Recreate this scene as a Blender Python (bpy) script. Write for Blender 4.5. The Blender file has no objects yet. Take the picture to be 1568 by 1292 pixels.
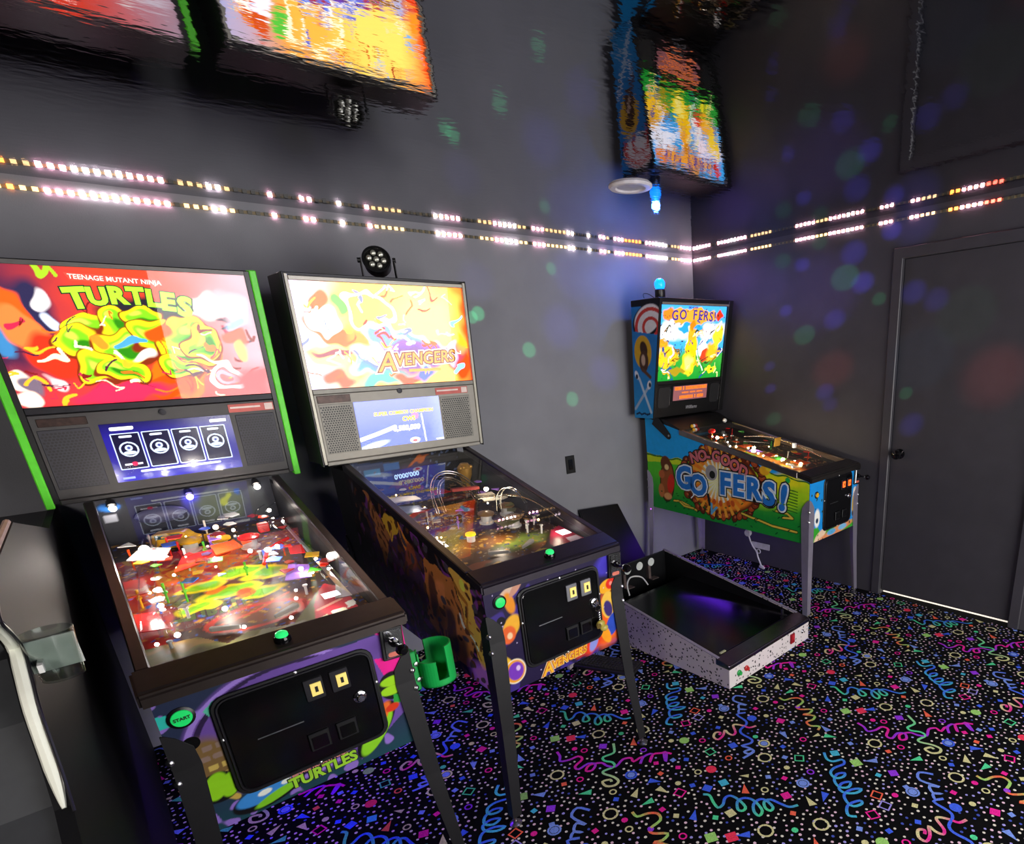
import bpy, bmesh, math, random
import numpy as np
from mathutils import Matrix, Vector

random.seed(7)
rng = np.random.default_rng(11)
SC = bpy.context.scene
COL = SC.collection
PI = math.pi

# ---------------------------------------------------------------- camera, world, lights, exposure
cd = bpy.data.cameras.new('camera'); cam = bpy.data.objects.new('camera', cd); COL.objects.link(cam)
cd.sensor_width = 36.0; cd.sensor_fit = 'HORIZONTAL'; cd.lens = 20.644
cd.shift_x = -0.16152; cd.shift_y = 0.13442; cd.clip_start = 0.02
cR = Vector((0.70626773, -0.70657909, -0.04395312)); cU = Vector((0.25947827, 0.20059926, 0.94468564)); cF = Vector((0.65867816, 0.67860587, -0.3250187))
cam.matrix_world = Matrix(((cR.x, cU.x, -cF.x, -3.51583), (cR.y, cU.y, -cF.y, -3.31595), (cR.z, cU.z, -cF.z, 1.56629), (0, 0, 0, 1)))
SC.camera = cam
SC.view_settings.view_transform = 'Standard'; SC.view_settings.look = 'None'; SC.view_settings.gamma = 1.0
SC.view_settings.use_curve_mapping = False
SC.view_settings.exposure = 0.0
SC.cycles.use_denoising = True
SC.cycles.max_bounces = 8; SC.cycles.glossy_bounces = 5; SC.cycles.transparent_max_bounces = 16; SC.cycles.diffuse_bounces = 3
SC.cycles.sample_clamp_indirect = 6.0; SC.cycles.caustics_reflective = False; SC.cycles.caustics_refractive = False
wd = bpy.data.worlds.new('world'); SC.world = wd; wd.use_nodes = True
wd.node_tree.nodes['Background'].inputs[0].default_value = (0.35, 0.33, 0.6, 1); wd.node_tree.nodes['Background'].inputs[1].default_value = 0.03

H = 2.2757


def light(name, kind, loc, energy, color, size=0.01, target=None, **kw):
    l = bpy.data.lights.new(name, kind); l.energy = energy; l.color = color
    o = bpy.data.objects.new(name, l); COL.objects.link(o); o.location = loc
    if kind == 'AREA':
        l.shape = 'RECTANGLE'; l.size = size[0]; l.size_y = size[1]
    else:
        l.shadow_soft_size = size
    if target is not None:
        o.rotation_euler = (Vector(target) - Vector(loc)).to_track_quat('-Z', 'Y').to_euler()
    for k, v in kw.items():
        setattr(l, k, v)
    return o


# daylight through the wide doorway in the rear wall (x -2.78 .. -0.12)
light('doorway_daylight', 'AREA', (-1.45, -4.66, 1.0), 112.0, (1.0, 0.98, 0.95), (2.66, 2.0), target=(-1.45, 0, 1.0))

# pink fill light added along the unseen left wall, and the party light gives a violet wash
light('left_wall_fill', 'AREA', (-5.17, -2.2, 2.2), 60.0, (1.0, 0.82, 0.84), (0.03, 4.2), target=(0, -2.2, 0.2))
light('added_room_fill', 'AREA', (-4.7, -3.7, 2.15), 30.0, (1.0, 0.93, 0.90), (0.5, 0.5), target=(-1.4, -1.2, 0.3))  # unseen lamp added to brighten the left-facing sides
light('party_wash', 'POINT', (-2.05, -3.05, 2.10), 9.0, (0.30, 0.22, 1.0), 0.05)

# the party light by the ceiling: one narrow coloured beam per spot on the walls
PARTY = Vector((-2.05, -3.05, 2.16))
BL, GN, CY, RD, VI = (0.10, 0.08, 1.0), (0.08, 1.0, 0.35), (0.05, 0.6, 1.0), (1.0, 0.12, 0.10), (0.35, 0.15, 1.0)


# ---------------------------------------------------------------- colour and materials
def lin(c):
    if isinstance(c, str):
        c = c.lstrip('#'); c = tuple(int(c[i:i + 2], 16) / 255 for i in (0, 2, 4))
    return tuple((x / 12.92 if x <= 0.04045 else ((x + 0.055) / 1.055) ** 2.4) for x in c)


MATS = {}


def pm(name, col='#808080', rough=0.5, metal=0.0, emit=None, es=0.0, var=0.12, vscale=30.0, bump=0.0, bscale=80.0, coat=0.0, spec=0.5, attr=None):
    """principled material with noise grain; attr names a colour attribute that gives the base colour"""
    if name in MATS: return MATS[name]
    m = bpy.data.materials.new(name); m.use_nodes = True; nt = m.node_tree; N = nt.nodes; L = nt.links
    b = N['Principled BSDF']; b.inputs['Roughness'].default_value = rough; b.inputs['Metallic'].default_value = metal
    b.inputs['Coat Weight'].default_value = coat; b.inputs['Specular IOR Level'].default_value = spec
    tc = N.new('ShaderNodeTexCoord'); nz = N.new('ShaderNodeTexNoise'); nz.inputs['Scale'].default_value = vscale; nz.inputs['Detail'].default_value = 4
    L.new(tc.outputs['Object'], nz.inputs['Vector'])
    mr = N.new('ShaderNodeMapRange'); mr.inputs['From Min'].default_value = 0.3; mr.inputs['From Max'].default_value = 0.7
    mr.inputs['To Min'].default_value = 1 - var; mr.inputs['To Max'].default_value = 1 + var; L.new(nz.outputs['Fac'], mr.inputs['Value'])
    mul = N.new('ShaderNodeVectorMath'); mul.operation = 'SCALE'; L.new(mr.outputs['Result'], mul.inputs['Scale'])
    if attr:
        at = N.new('ShaderNodeAttribute'); at.attribute_name = attr; L.new(at.outputs['Color'], mul.inputs[0])
    else:
        mul.inputs[0].default_value = lin(col)
    L.new(mul.outputs['Vector'], b.inputs['Base Color'])
    if es:
        b.inputs['Emission Strength'].default_value = es
        if attr: L.new(at.outputs['Color'], b.inputs['Emission Color'])
        else: b.inputs['Emission Color'].default_value = lin(emit or col) + (1,)
    if bump:
        n2 = N.new('ShaderNodeTexNoise'); n2.inputs['Scale'].default_value = bscale; n2.inputs['Detail'].default_value = 3
        L.new(tc.outputs['Object'], n2.inputs['Vector'])
        bp = N.new('ShaderNodeBump'); bp.inputs['Strength'].default_value = bump; bp.inputs['Distance'].default_value = 0.01
        L.new(n2.outputs['Fac'], bp.inputs['Height']); L.new(bp.outputs['Normal'], b.inputs['Normal'])
    MATS[name] = m
    return m


def clear(name, tint='#ffffff', ior=1.5, rough=0.02):
    """thin clear sheet: transmits straight through, reflects by Fresnel"""
    if name in MATS: return MATS[name]
    m = bpy.data.materials.new(name); m.use_nodes = True; nt = m.node_tree; N = nt.nodes; L = nt.links
    N.remove(N['Principled BSDF'])
    t = N.new('ShaderNodeBsdfTransparent'); t.inputs['Color'].default_value = lin(tint) + (1,)
    g = N.new('ShaderNodeBsdfGlossy'); g.inputs['Roughness'].default_value = rough
    ge = N.new('ShaderNodeNewGeometry'); dt = N.new('ShaderNodeVectorMath'); dt.operation = 'DOT_PRODUCT'; L.new(ge.outputs['Incoming'], dt.inputs[0]); L.new(ge.outputs['Normal'], dt.inputs[1])
    ab = N.new('ShaderNodeMath'); ab.operation = 'ABSOLUTE'; L.new(dt.outputs['Value'], ab.inputs[0])
    om = N.new('ShaderNodeMath'); om.operation = 'SUBTRACT'; om.inputs[0].default_value = 1.0; L.new(ab.outputs[0], om.inputs[1])
    pw = N.new('ShaderNodeMath'); pw.operation = 'POWER'; pw.inputs[1].default_value = 5.0; L.new(om.outputs[0], pw.inputs[0])
    f0 = 1.35 * ((ior - 1) / (ior + 1)) ** 2      # both faces of the sheet
    f = N.new('ShaderNodeMath'); f.operation = 'MULTIPLY_ADD'; f.inputs[1].default_value = 1 - f0; f.inputs[2].default_value = f0; L.new(pw.outputs[0], f.inputs[0])
    nz = N.new('ShaderNodeTexNoise'); nz.inputs['Scale'].default_value = 3.0
    mr = N.new('ShaderNodeMapRange'); mr.inputs['To Min'].default_value = rough * 0.7; mr.inputs['To Max'].default_value = rough * 1.3
    L.new(nz.outputs['Fac'], mr.inputs['Value']); L.new(mr.outputs['Result'], g.inputs['Roughness'])
    mx = N.new('ShaderNodeMixShader'); L.new(f.outputs[0], mx.inputs['Fac']); L.new(t.outputs['BSDF'], mx.inputs[1]); L.new(g.outputs['BSDF'], mx.inputs[2])
    L.new(mx.outputs['Shader'], N['Material Output'].inputs['Surface'])
    MATS[name] = m
    return m


# ---------------------------------------------------------------- mesh building
class MB:
    def __init__(s): s.v = []; s.f = []
    def add(s, vs, fs):
        o = len(s.v); s.v += [tuple(p) for p in vs]; s.f += [tuple(i + o for i in f) for f in fs]; return s
    def box(s, c, d, rot=None):
        vs = [Vector((x * d[0] / 2, y * d[1] / 2, z * d[2] / 2)) for x in (-1, 1) for y in (-1, 1) for z in (-1, 1)]
        if rot is not None: vs = [rot @ v for v in vs]
        c = Vector(c)
        return s.add([v + c for v in vs], [(0, 1, 3, 2), (4, 6, 7, 5), (0, 4, 5, 1), (2, 3, 7, 6), (0, 2, 6, 4), (1, 5, 7, 3)])
    def prism(s, poly, vec):
        n = len(poly); a = [Vector(p) for p in poly]; b = [p + Vector(vec) for p in a]
        return s.add(a + b, [tuple(range(n))[::-1], tuple(range(n, 2 * n))] + [(i, (i + 1) % n, n + (i + 1) % n, n + i) for i in range(n)])
    def yz(s, poly, x0, x1): return s.prism([(x0, p[0], p[1]) for p in poly], (x1 - x0, 0, 0))
    def loft(s, rings, cap=True):
        n = len(rings[0]); vs = [p for r in rings for p in r]; fs = []
        for k in range(len(rings) - 1):
            fs += [(k * n + i, k * n + (i + 1) % n, (k + 1) * n + (i + 1) % n, (k + 1) * n + i) for i in range(n)]
        if cap: fs += [tuple(range(n))[::-1], tuple(range((len(rings) - 1) * n, len(rings) * n))]
        return s.add(vs, fs)
    def tube(s, path, r, n=8, closed=False):
        P = [Vector(p) for p in path]; rings = []; m = len(P); up = None
        for i, p in enumerate(P):
            a = P[i - 1] if (i > 0 or closed) else p; b = P[(i + 1) % m] if (i < m - 1 or closed) else p
            t = (b - a).normalized()
            if up is None: up = Vector((0, 0, 1)) if abs(t.z) < 0.9 else Vector((1, 0, 0))
            u = (up - t * up.dot(t)).normalized(); up = u; w = t.cross(u)
            rr = r[i] if isinstance(r, (list, tuple)) else r
            rings.append([p + (u * math.cos(2 * PI * k / n) + w * math.sin(2 * PI * k / n)) * rr for k in range(n)])
        if closed: rings.append(rings[0]); return s.loft(rings, False)
        return s.loft(rings)
    def lathe(s, prof, o=(0, 0, 0), axis=(0, 0, 1), n=20):
        """prof: (radius, height) along axis"""
        A = Vector(axis).normalized(); u = A.orthogonal().normalized(); w = A.cross(u); o = Vector(o)
        return s.loft([[o + A * h + (u * math.cos(2 * PI * k / n) + w * math.sin(2 * PI * k / n)) * max(r, 1e-4) for k in range(n)] for r, h in prof])
    def ball(s, c, r, n=12, sq=(1, 1, 1)):
        m = MB(); m.lathe([(r * math.sin(PI * i / 6), -r * math.cos(PI * i / 6)) for i in range(7)], n=n)
        return s.add([(c[0] + v[0] * sq[0], c[1] + v[1] * sq[1], c[2] + v[2] * sq[2]) for v in m.v], m.f)
    def build(s, name, mat, parent=None, bevel=0.0, smooth=False, seg=1):
        me = bpy.data.meshes.new(name); bm = bmesh.new()
        bv = [bm.verts.new(p) for p in s.v]
        for f in s.f:
            try: bm.faces.new([bv[i] for i in f])
            except ValueError: pass
        bmesh.ops.remove_doubles(bm, verts=bm.verts, dist=1e-6)
        bmesh.ops.recalc_face_normals(bm, faces=bm.faces)
        if bevel:
            es = [e for e in bm.edges if len(e.link_faces) == 2 and e.calc_face_angle(0) > 0.5]
            bmesh.ops.bevel(bm, geom=es, offset=bevel, segments=seg, affect='EDGES', clamp_overlap=True)
        if smooth:
            for f in bm.faces: f.smooth = True
            for e in bm.edges:
                if len(e.link_faces) == 2 and e.calc_face_angle(0) > 0.7: e.smooth = False
        bm.to_mesh(me); bm.free(); me.materials.append(mat)
        o = bpy.data.objects.new(name, me); COL.objects.link(o)
        if parent is not None: o.parent = parent
        return o


def tag(o, label=None, cat=None, group=None, kind=None):
    if label: o['label'] = label
    if cat: o['category'] = cat
    if group: o['group'] = group
    if kind: o['kind'] = kind
    return o


def empty(name, loc=(0, 0, 0), rz=0.0, parent=None):
    o = bpy.data.objects.new(name, None); COL.objects.link(o); o.location = loc; o.rotation_euler = (0, 0, rz); o.empty_display_size = 0.1
    if parent is not None: o.parent = parent
    return o


def frame(o, x, y):
    """3x3+origin frame matrix: o origin, x and y directions"""
    x = Vector(x).normalized(); y = Vector(y).normalized(); z = x.cross(y)
    return Matrix(((x.x, y.x, z.x, o[0]), (x.y, y.y, z.y, o[1]), (x.z, y.z, z.z, o[2]), (0, 0, 0, 1)))


def text_mesh(s, size, bold=0.0, depth=0.0006, shear=0.0, sx=1.0):
    cu = bpy.data.curves.new('letters', 'FONT'); cu.body = s; cu.size = size; cu.offset = bold * size; cu.extrude = depth
    cu.align_x = 'CENTER'; cu.align_y = 'CENTER'; cu.shear = shear; cu.resolution_u = 3
    o = bpy.data.objects.new('letters', cu); COL.objects.link(o)
    dg = bpy.context.evaluated_depsgraph_get(); me = bpy.data.meshes.new_from_object(o.evaluated_get(dg))
    bpy.data.objects.remove(o)
    if sx != 1.0: me.transform(Matrix.Diagonal((sx, 1, 1, 1)))
    return me


def text(name, s, fr, size, mat, parent, bold=0.0, depth=0.0006, shear=0.0, sx=1.0):
    me = text_mesh(s, size, bold, depth, shear, sx); me.transform(fr); me.name = name
    me.materials.clear(); me.materials.append(mat)
    o = bpy.data.objects.new(name, me); COL.objects.link(o)
    if parent is not None: o.parent = parent
    return o


# ---------------------------------------------------------------- flat printed art: colour attribute on a fine grid
def wob(P, f, k=0.0):
    x, y = P[:, 0] * f, P[:, 1] * f
    return np.stack([np.sin(x * 1.3 + 2.1 * np.sin(y * 0.9 + k) + k) + 0.5 * np.sin(2.7 * y + 1.7 * x + k * 2), np.sin(y * 1.2 + 1.9 * np.sin(x * 1.1 + 1 + k)) + 0.5 * np.sin(3.1 * x - 2.2 * y + k)], 1)


def inside(P, poly):
    x, y = P[:, 0], P[:, 1]; r = np.zeros(len(P), bool); n = len(poly)
    for i in range(n):
        x1, y1 = poly[i]; x2, y2 = poly[(i + 1) % n]
        if y1 == y2: continue
        c = ((y1 > y) != (y2 > y)) & (x < (x2 - x1) * (y - y1) / (y2 - y1) + x1); r ^= c
    return r


def segd(P, a, b):
    a = np.array(a); b = np.array(b); d = b - a; t = np.clip(((P - a) @ d) / max(d @ d, 1e-9), 0, 1)
    return np.linalg.norm(P - a - t[:, None] * d, axis=1)


def paint(P, ops):
    Cc = np.zeros((len(P), 3)); Q = P.copy()
    for op in ops:
        k = op[0]; 
        if k == 'warp': Q = P + op[1] * wob(P, op[2], op[3] if len(op) > 3 else 0); continue
        if k == 'flat': Q = P.copy(); continue
        c = np.array(lin(op[1]))
        if k == 'fill': w = np.ones(len(P))
        elif k == 'ell':
            cx, cy, rx, ry, a = op[2:7]; soft = op[7] if len(op) > 7 else 0.06
            dx, dy = Q[:, 0] - cx, Q[:, 1] - cy; ca, sa = math.cos(a), math.sin(a)
            d = np.sqrt(((dx * ca + dy * sa) / rx) ** 2 + ((-dx * sa + dy * ca) / ry) ** 2); w = np.clip((1 - d) / soft + 0.5, 0, 1)
        elif k == 'ring':
            cx, cy, rx, ry, th = op[2:7]; d = np.sqrt(((Q[:, 0] - cx) / rx) ** 2 + ((Q[:, 1] - cy) / ry) ** 2); w = np.clip((th - np.abs(d - 1)) / (th * 0.2) + 0.5, 0, 1)
        elif k == 'poly': w = inside(Q, op[2]).astype(float)
        elif k == 'line':
            d = np.full(len(P), 9.0); pts = op[2]
            for i in range(len(pts) - 1): d = np.minimum(d, segd(Q, pts[i], pts[i + 1]))
            w = np.clip((op[3] - d) / (op[3] * 0.3) + 0.5, 0, 1)
        elif k == 'grad':      # colour, axis 0/1, from, to, max
            w = np.clip((Q[:, op[2]] - op[3]) / (op[4] - op[3]), 0, 1) * (op[5] if len(op) > 5 else 1)
        elif k == 'speck':     # colour, frequency, threshold
            n = wob(Q, op[2], op[4] if len(op) > 4 else 0); w = np.clip((n[:, 0] * n[:, 1] - op[3]) * 6, 0, 1)
        elif k == 'rays':      # colour, cx, cy, n, rmax
            dx, dy = Q[:, 0] - op[2], Q[:, 1] - op[3]; w = (np.sin(np.arctan2(dy, dx) * op[4]) > 0.2) * (np.hypot(dx, dy) < op[5])
        Cc = Cc * (1 - w[:, None]) + c * w[:, None]
    return Cc


def art(name, quad, uvq, nx, ny, ops, mat, parent, keep=None, gain=1.0):
    """quad: bl, br, tr, tl points; uvq: the same corners in paint coordinates"""
    u, v = np.meshgrid(np.linspace(0, 1, nx), np.linspace(0, 1, ny)); u = u.ravel()[:, None]; v = v.ravel()[:, None]
    mixq = lambda q: (np.array(q[0]) * (1 - u) * (1 - v) + np.array(q[1]) * u * (1 - v) + np.array(q[2]) * u * v + np.array(q[3]) * (1 - u) * v)
    X = mixq([tuple(p) for p in quad]); P = mixq(uvq); colr = np.minimum(paint(P, ops) * gain, 0.95)
    i = (np.arange(ny - 1)[:, None] * nx + np.arange(nx - 1)[None]).ravel(); F = np.stack([i, i + 1, i + nx + 1, i + nx], 1)
    if keep is not None:
        ok = inside(P, keep); F = F[ok[F].all(1)]
    me = bpy.data.meshes.new(name); me.vertices.add(len(X)); me.vertices.foreach_set('co', X.astype(np.float32).ravel())
    me.loops.add(F.size); me.loops.foreach_set('vertex_index', F.astype(np.int32).ravel())
    me.polygons.add(len(F)); me.polygons.foreach_set('loop_start', np.arange(0, F.size, 4, dtype=np.int32))
    at = me.color_attributes.new('Col', 'FLOAT_COLOR', 'POINT'); at.data.foreach_set('color', np.concatenate([colr, np.ones((len(X), 1))], 1).astype(np.float32).ravel())
    me.update(); me.validate(); me.materials.append(mat)
    o = bpy.data.objects.new(name, me); COL.objects.link(o)
    if parent is not None: o.parent = parent
    return o


def rrect(cx, cy, w, h, r, n=4):
    out = []
    for ax, ay, a0 in ((1, 1, 0), (-1, 1, 90), (-1, -1, 180), (1, -1, 270)):
        for k in range(n + 1):
            a = math.radians(a0 + 90 * k / n); out.append((cx + ax * (w / 2 - r) + r * math.cos(a), cy + ay * (h / 2 - r) + r * math.sin(a)))
    return out


# ---------------------------------------------------------------- shared materials
M_black = pm('black_paint', '#0b0b0d', 0.45, var=0.2)
M_gloss = pm('black_gloss', '#08080a', 0.12, var=0.2)
M_plastic = pm('black_plastic', '#101012', 0.35, var=0.15)
M_steel = pm('steel', '#b8b8bc', 0.28, 1.0, var=0.1)
M_chrome = pm('chrome', '#d8d8dc', 0.12, 1.0, var=0.05)
M_bolt = pm('bolt_steel', '#c8c8c8', 0.3, 1.0)
M_white = pm('white_plastic', '#d8d8d4', 0.4, var=0.05)
M_dark = pm('charcoal_metal', '#26252a', 0.4, 0.6, var=0.15)
M_glass = clear('glass')
M_clear = clear('clear_plastic', '#f2f6f8', 1.45, 0.06)
M_print = pm('printed_art', attr='Col', rough=0.4, var=0.05, spec=0.2)
M_green = pm('green_button', '#18c860', 0.3, es=0.5)
M_wire = pm('ramp_wire', '#d8cfb8', 0.25, 1.0)
M_red = pm('red_plastic', '#c81818', 0.25)
M_yel = pm('yellow_plastic', '#e0a818', 0.3)
M_lamp = pm('lamp_white', '#fff4e8', 0.4, es=22)
M_lampw = pm('lamp_warm', '#ffd08a', 0.4, es=16)
M_lampc = pm('lamp_card', '#f4f6ff', 0.4, es=1.3)
M_txtw = pm('lit_white', '#eef0ff', 0.5, es=1.2)

SPOTS = [(0.00, -1.27, 1.98, GN, 0.047, 1.00), (0.00, -1.39, 1.94, BL, 0.051, 1.00), (0.00, -0.99, 1.67, GN, 0.035, 1.00), (0.00, -1.50, 1.84, GN, 0.024, 0.80), (0.00, -1.71, 1.31, GN, 0.023, 1.00), (0.00, -0.75, 1.12, GN, 0.024, 0.80), (0.00, -0.96, 2.09, BL, 0.032, 1.00), (0.00, -1.55, 2.19, BL, 0.045, 1.00), (0.00, -1.32, 2.11, BL, 0.058, 0.80), (-0.00, -0.81, 2.13, GN, 0.026, 0.70), (0.00, -1.08, 2.20, GN, 0.026, 0.60), (0.00, -0.84, 1.83, BL, 0.028, 1.00), (0.00, -1.21, 1.75, BL, 0.049, 0.70), (0.00, -0.71, 1.48, BL, 0.024, 0.50), (0.00, -0.72, 1.33, BL, 0.024, 0.60), (0.00, -1.16, 1.31, BL, 0.041, 0.60), (0.00, -1.20, 1.23, BL, 0.035, 0.40), (0.00, -1.71, 1.86, BL, 0.059, 0.60), (0.00, -1.84, 1.81, BL, 0.060, 0.40), (0.00, -1.76, 1.13, BL, 0.056, 0.50), (0.00, -2.19, 1.40, RD, 0.158, 0.25), (0.00, -1.21, 1.45, RD, 0.096, 0.25), (0.00, -1.78, 1.50, CY, 0.119, 0.15), (0.00, -0.55, 2.00, VI, 0.139, 0.35), (0.00, -1.07, 1.91, VI, 0.195, 0.30), (0.00, -1.68, 2.21, BL, 0.106, 0.30), (0.00, -0.37, 2.06, VI, 0.091, 0.40), (0.00, -2.01, 1.72, GN, 0.107, 0.12), (-1.77, 0.00, 1.85, GN, 0.022, 0.90), (-1.81, 0.00, 1.83, GN, 0.019, 0.80), (-1.47, 0.00, 1.65, GN, 0.025, 0.70), (-1.19, 0.00, 1.34, GN, 0.025, 0.60), (-1.25, 0.00, 2.11, GN, 0.020, 0.40), (-1.54, 0.00, 2.23, GN, 0.014, 0.50), (-1.22, 0.00, 1.78, BL, 0.099, 0.35), (-1.08, 0.00, 2.09, BL, 0.115, 0.30), (-0.82, 0.00, 2.06, BL, 0.087, 0.35), (-0.91, 0.00, 1.49, BL, 0.085, 0.35), (-1.75, 0.00, 2.02, BL, 0.082, 0.15), (-0.58, 0.00, 2.16, VI, 0.088, 0.30), ]
for x, y, z, c, ang, e in SPOTS:
    d = (Vector((x, y, z)) - PARTY).length
    light('party_beam', 'SPOT', PARTY, (330.0 if c[1] > 0.5 else 900.0 if x > -0.05 else 260.0) * e * (d / 3) ** 2, c, 0.004, target=(x, y, z), spot_size=ang * (1.3 if c[1] > 0.5 else 1.05), spot_blend=0.55 if c[1] > 0.5 else 0.95)

# ---------------------------------------------------------------- room
W_back = pm('wall_paint_grey', '#8f8f94', 0.55, var=0.05, vscale=6, bump=0.08, bscale=220, spec=0.3)
W_right = pm('wall_paint_dimmed', '#424045', 0.5, var=0.08, vscale=6, bump=0.12, bscale=220, spec=0.4)  # right wall's dimmer light put into a darker colour than the back wall's
M_trim = pm('trim_paint', '#3c3a40', 0.42, var=0.08, vscale=12)
M_door = pm('door_paint', '#38363b', 0.5, var=0.1, vscale=9, bump=0.05, bscale=150)
XL, YR = -5.2, -4.6
DL, DR, DT = -1.635, -2.43, 2.036


def struct(name, mb, m, bevel=0.0):
    return tag(mb.build(name, m, None, bevel), kind='structure')


struct('wall_back', MB().box((XL / 2, 0.05, H / 2), (-XL + 0.2, 0.1, H)), W_back)
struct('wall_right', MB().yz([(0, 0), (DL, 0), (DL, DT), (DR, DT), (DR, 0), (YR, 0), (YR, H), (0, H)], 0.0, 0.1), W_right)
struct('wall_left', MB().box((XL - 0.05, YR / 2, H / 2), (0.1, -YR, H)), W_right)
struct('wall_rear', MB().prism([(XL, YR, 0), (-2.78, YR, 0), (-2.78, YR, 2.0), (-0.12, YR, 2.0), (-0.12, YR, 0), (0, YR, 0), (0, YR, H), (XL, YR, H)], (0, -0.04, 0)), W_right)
fl = struct('floor', MB().box((XL / 2, YR / 2, -0.05), (-XL + 0.2, -YR + 0.2, 0.1)), pm('carpet_pile', '#060608', 0.95, var=0.4, vscale=400, bump=0.5, bscale=700, spec=0.1))

# ceiling: glossy stretched film, faintly rippled
mc = bpy.data.materials.new('ceiling_film'); mc.use_nodes = True; nt = mc.node_tree; N = nt.nodes; L = nt.links
b = N['Principled BSDF']; b.inputs['Base Color'].default_value = (0.31, 0.31, 0.345, 1); b.inputs['Metallic'].default_value = 1.0; b.inputs['Roughness'].default_value = 0.035
tc = N.new('ShaderNodeTexCoord'); mp = N.new('ShaderNodeMapping'); mp.inputs['Rotation'].default_value = (0, 0, 0.78); mp.inputs['Scale'].default_value = (0.75, 1.5, 1)
L.new(tc.outputs['Object'], mp.inputs['Vector'])
n1 = N.new('ShaderNodeTexNoise'); n1.inputs['Scale'].default_value = 26; n1.inputs['Detail'].default_value = 2; L.new(mp.outputs['Vector'], n1.inputs['Vector'])
n2 = N.new('ShaderNodeTexNoise'); n2.inputs['Scale'].default_value = 1.5; n2.inputs['Detail'].default_value = 1; L.new(tc.outputs['Object'], n2.inputs['Vector'])
ad = N.new('ShaderNodeMath'); ad.operation = 'MULTIPLY_ADD'; ad.inputs[1].default_value = 6.0; L.new(n2.outputs['Fac'], ad.inputs[0]); L.new(n1.outputs['Fac'], ad.inputs[2])
bp = N.new('ShaderNodeBump'); bp.inputs['Strength'].default_value = 0.25; bp.inputs['Distance'].default_value = 0.0016
L.new(ad.outputs['Value'], bp.inputs['Height']); L.new(bp.outputs['Normal'], b.inputs['Normal'])
struct('ceiling', MB().box((XL / 2, YR / 2, H + 0.05), (-XL + 0.2, -YR + 0.2, 0.1)), mc)

# door with casing, knob and a gap of daylight underneath
dz = 0.026
d1 = struct('door_1', MB().box((0.03, (DL + DR) / 2, (DT + dz) / 2), (0.036, DL - DR - 0.006, DT - dz - 0.003)), M_door, 0.002)
kn = MB().lathe([(0.0, 0), (0.031, 0), (0.031, 0.006), (0.014, 0.012), (0.012, 0.03), (0.024, 0.036), (0.029, 0.048), (0.026, 0.06), (0.012, 0.066), (0, 0.067)], (0.012, -1.695, 0.945), (-1, 0, 0)).build('door_knob', M_gloss, d1, smooth=True)
CW = 0.058
struct('trim_1', MB().prism([(0, DL, 0), (0, DL + CW, 0), (0, DL + CW, DT + CW), (0, DR - CW, DT + CW), (0, DR - CW, 0), (0, DR, 0), (0, DR, DT), (0, DL, DT)], (-0.014, 0, 0)), M_trim, 0.004)
struct('daylight_strip', MB().box((0.06, (DL + DR) / 2, 0.012), (0.01, DL - DR, 0.03)), pm('daylight_gap', '#fff6e6', 0.6, es=0.95))  # glowing strip behind the door gap stands in for daylight outside
struct('baseboard_rear', MB().box((-3.9, YR + 0.01, 0.05), (2.2, 0.014, 0.1)), M_trim)

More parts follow.
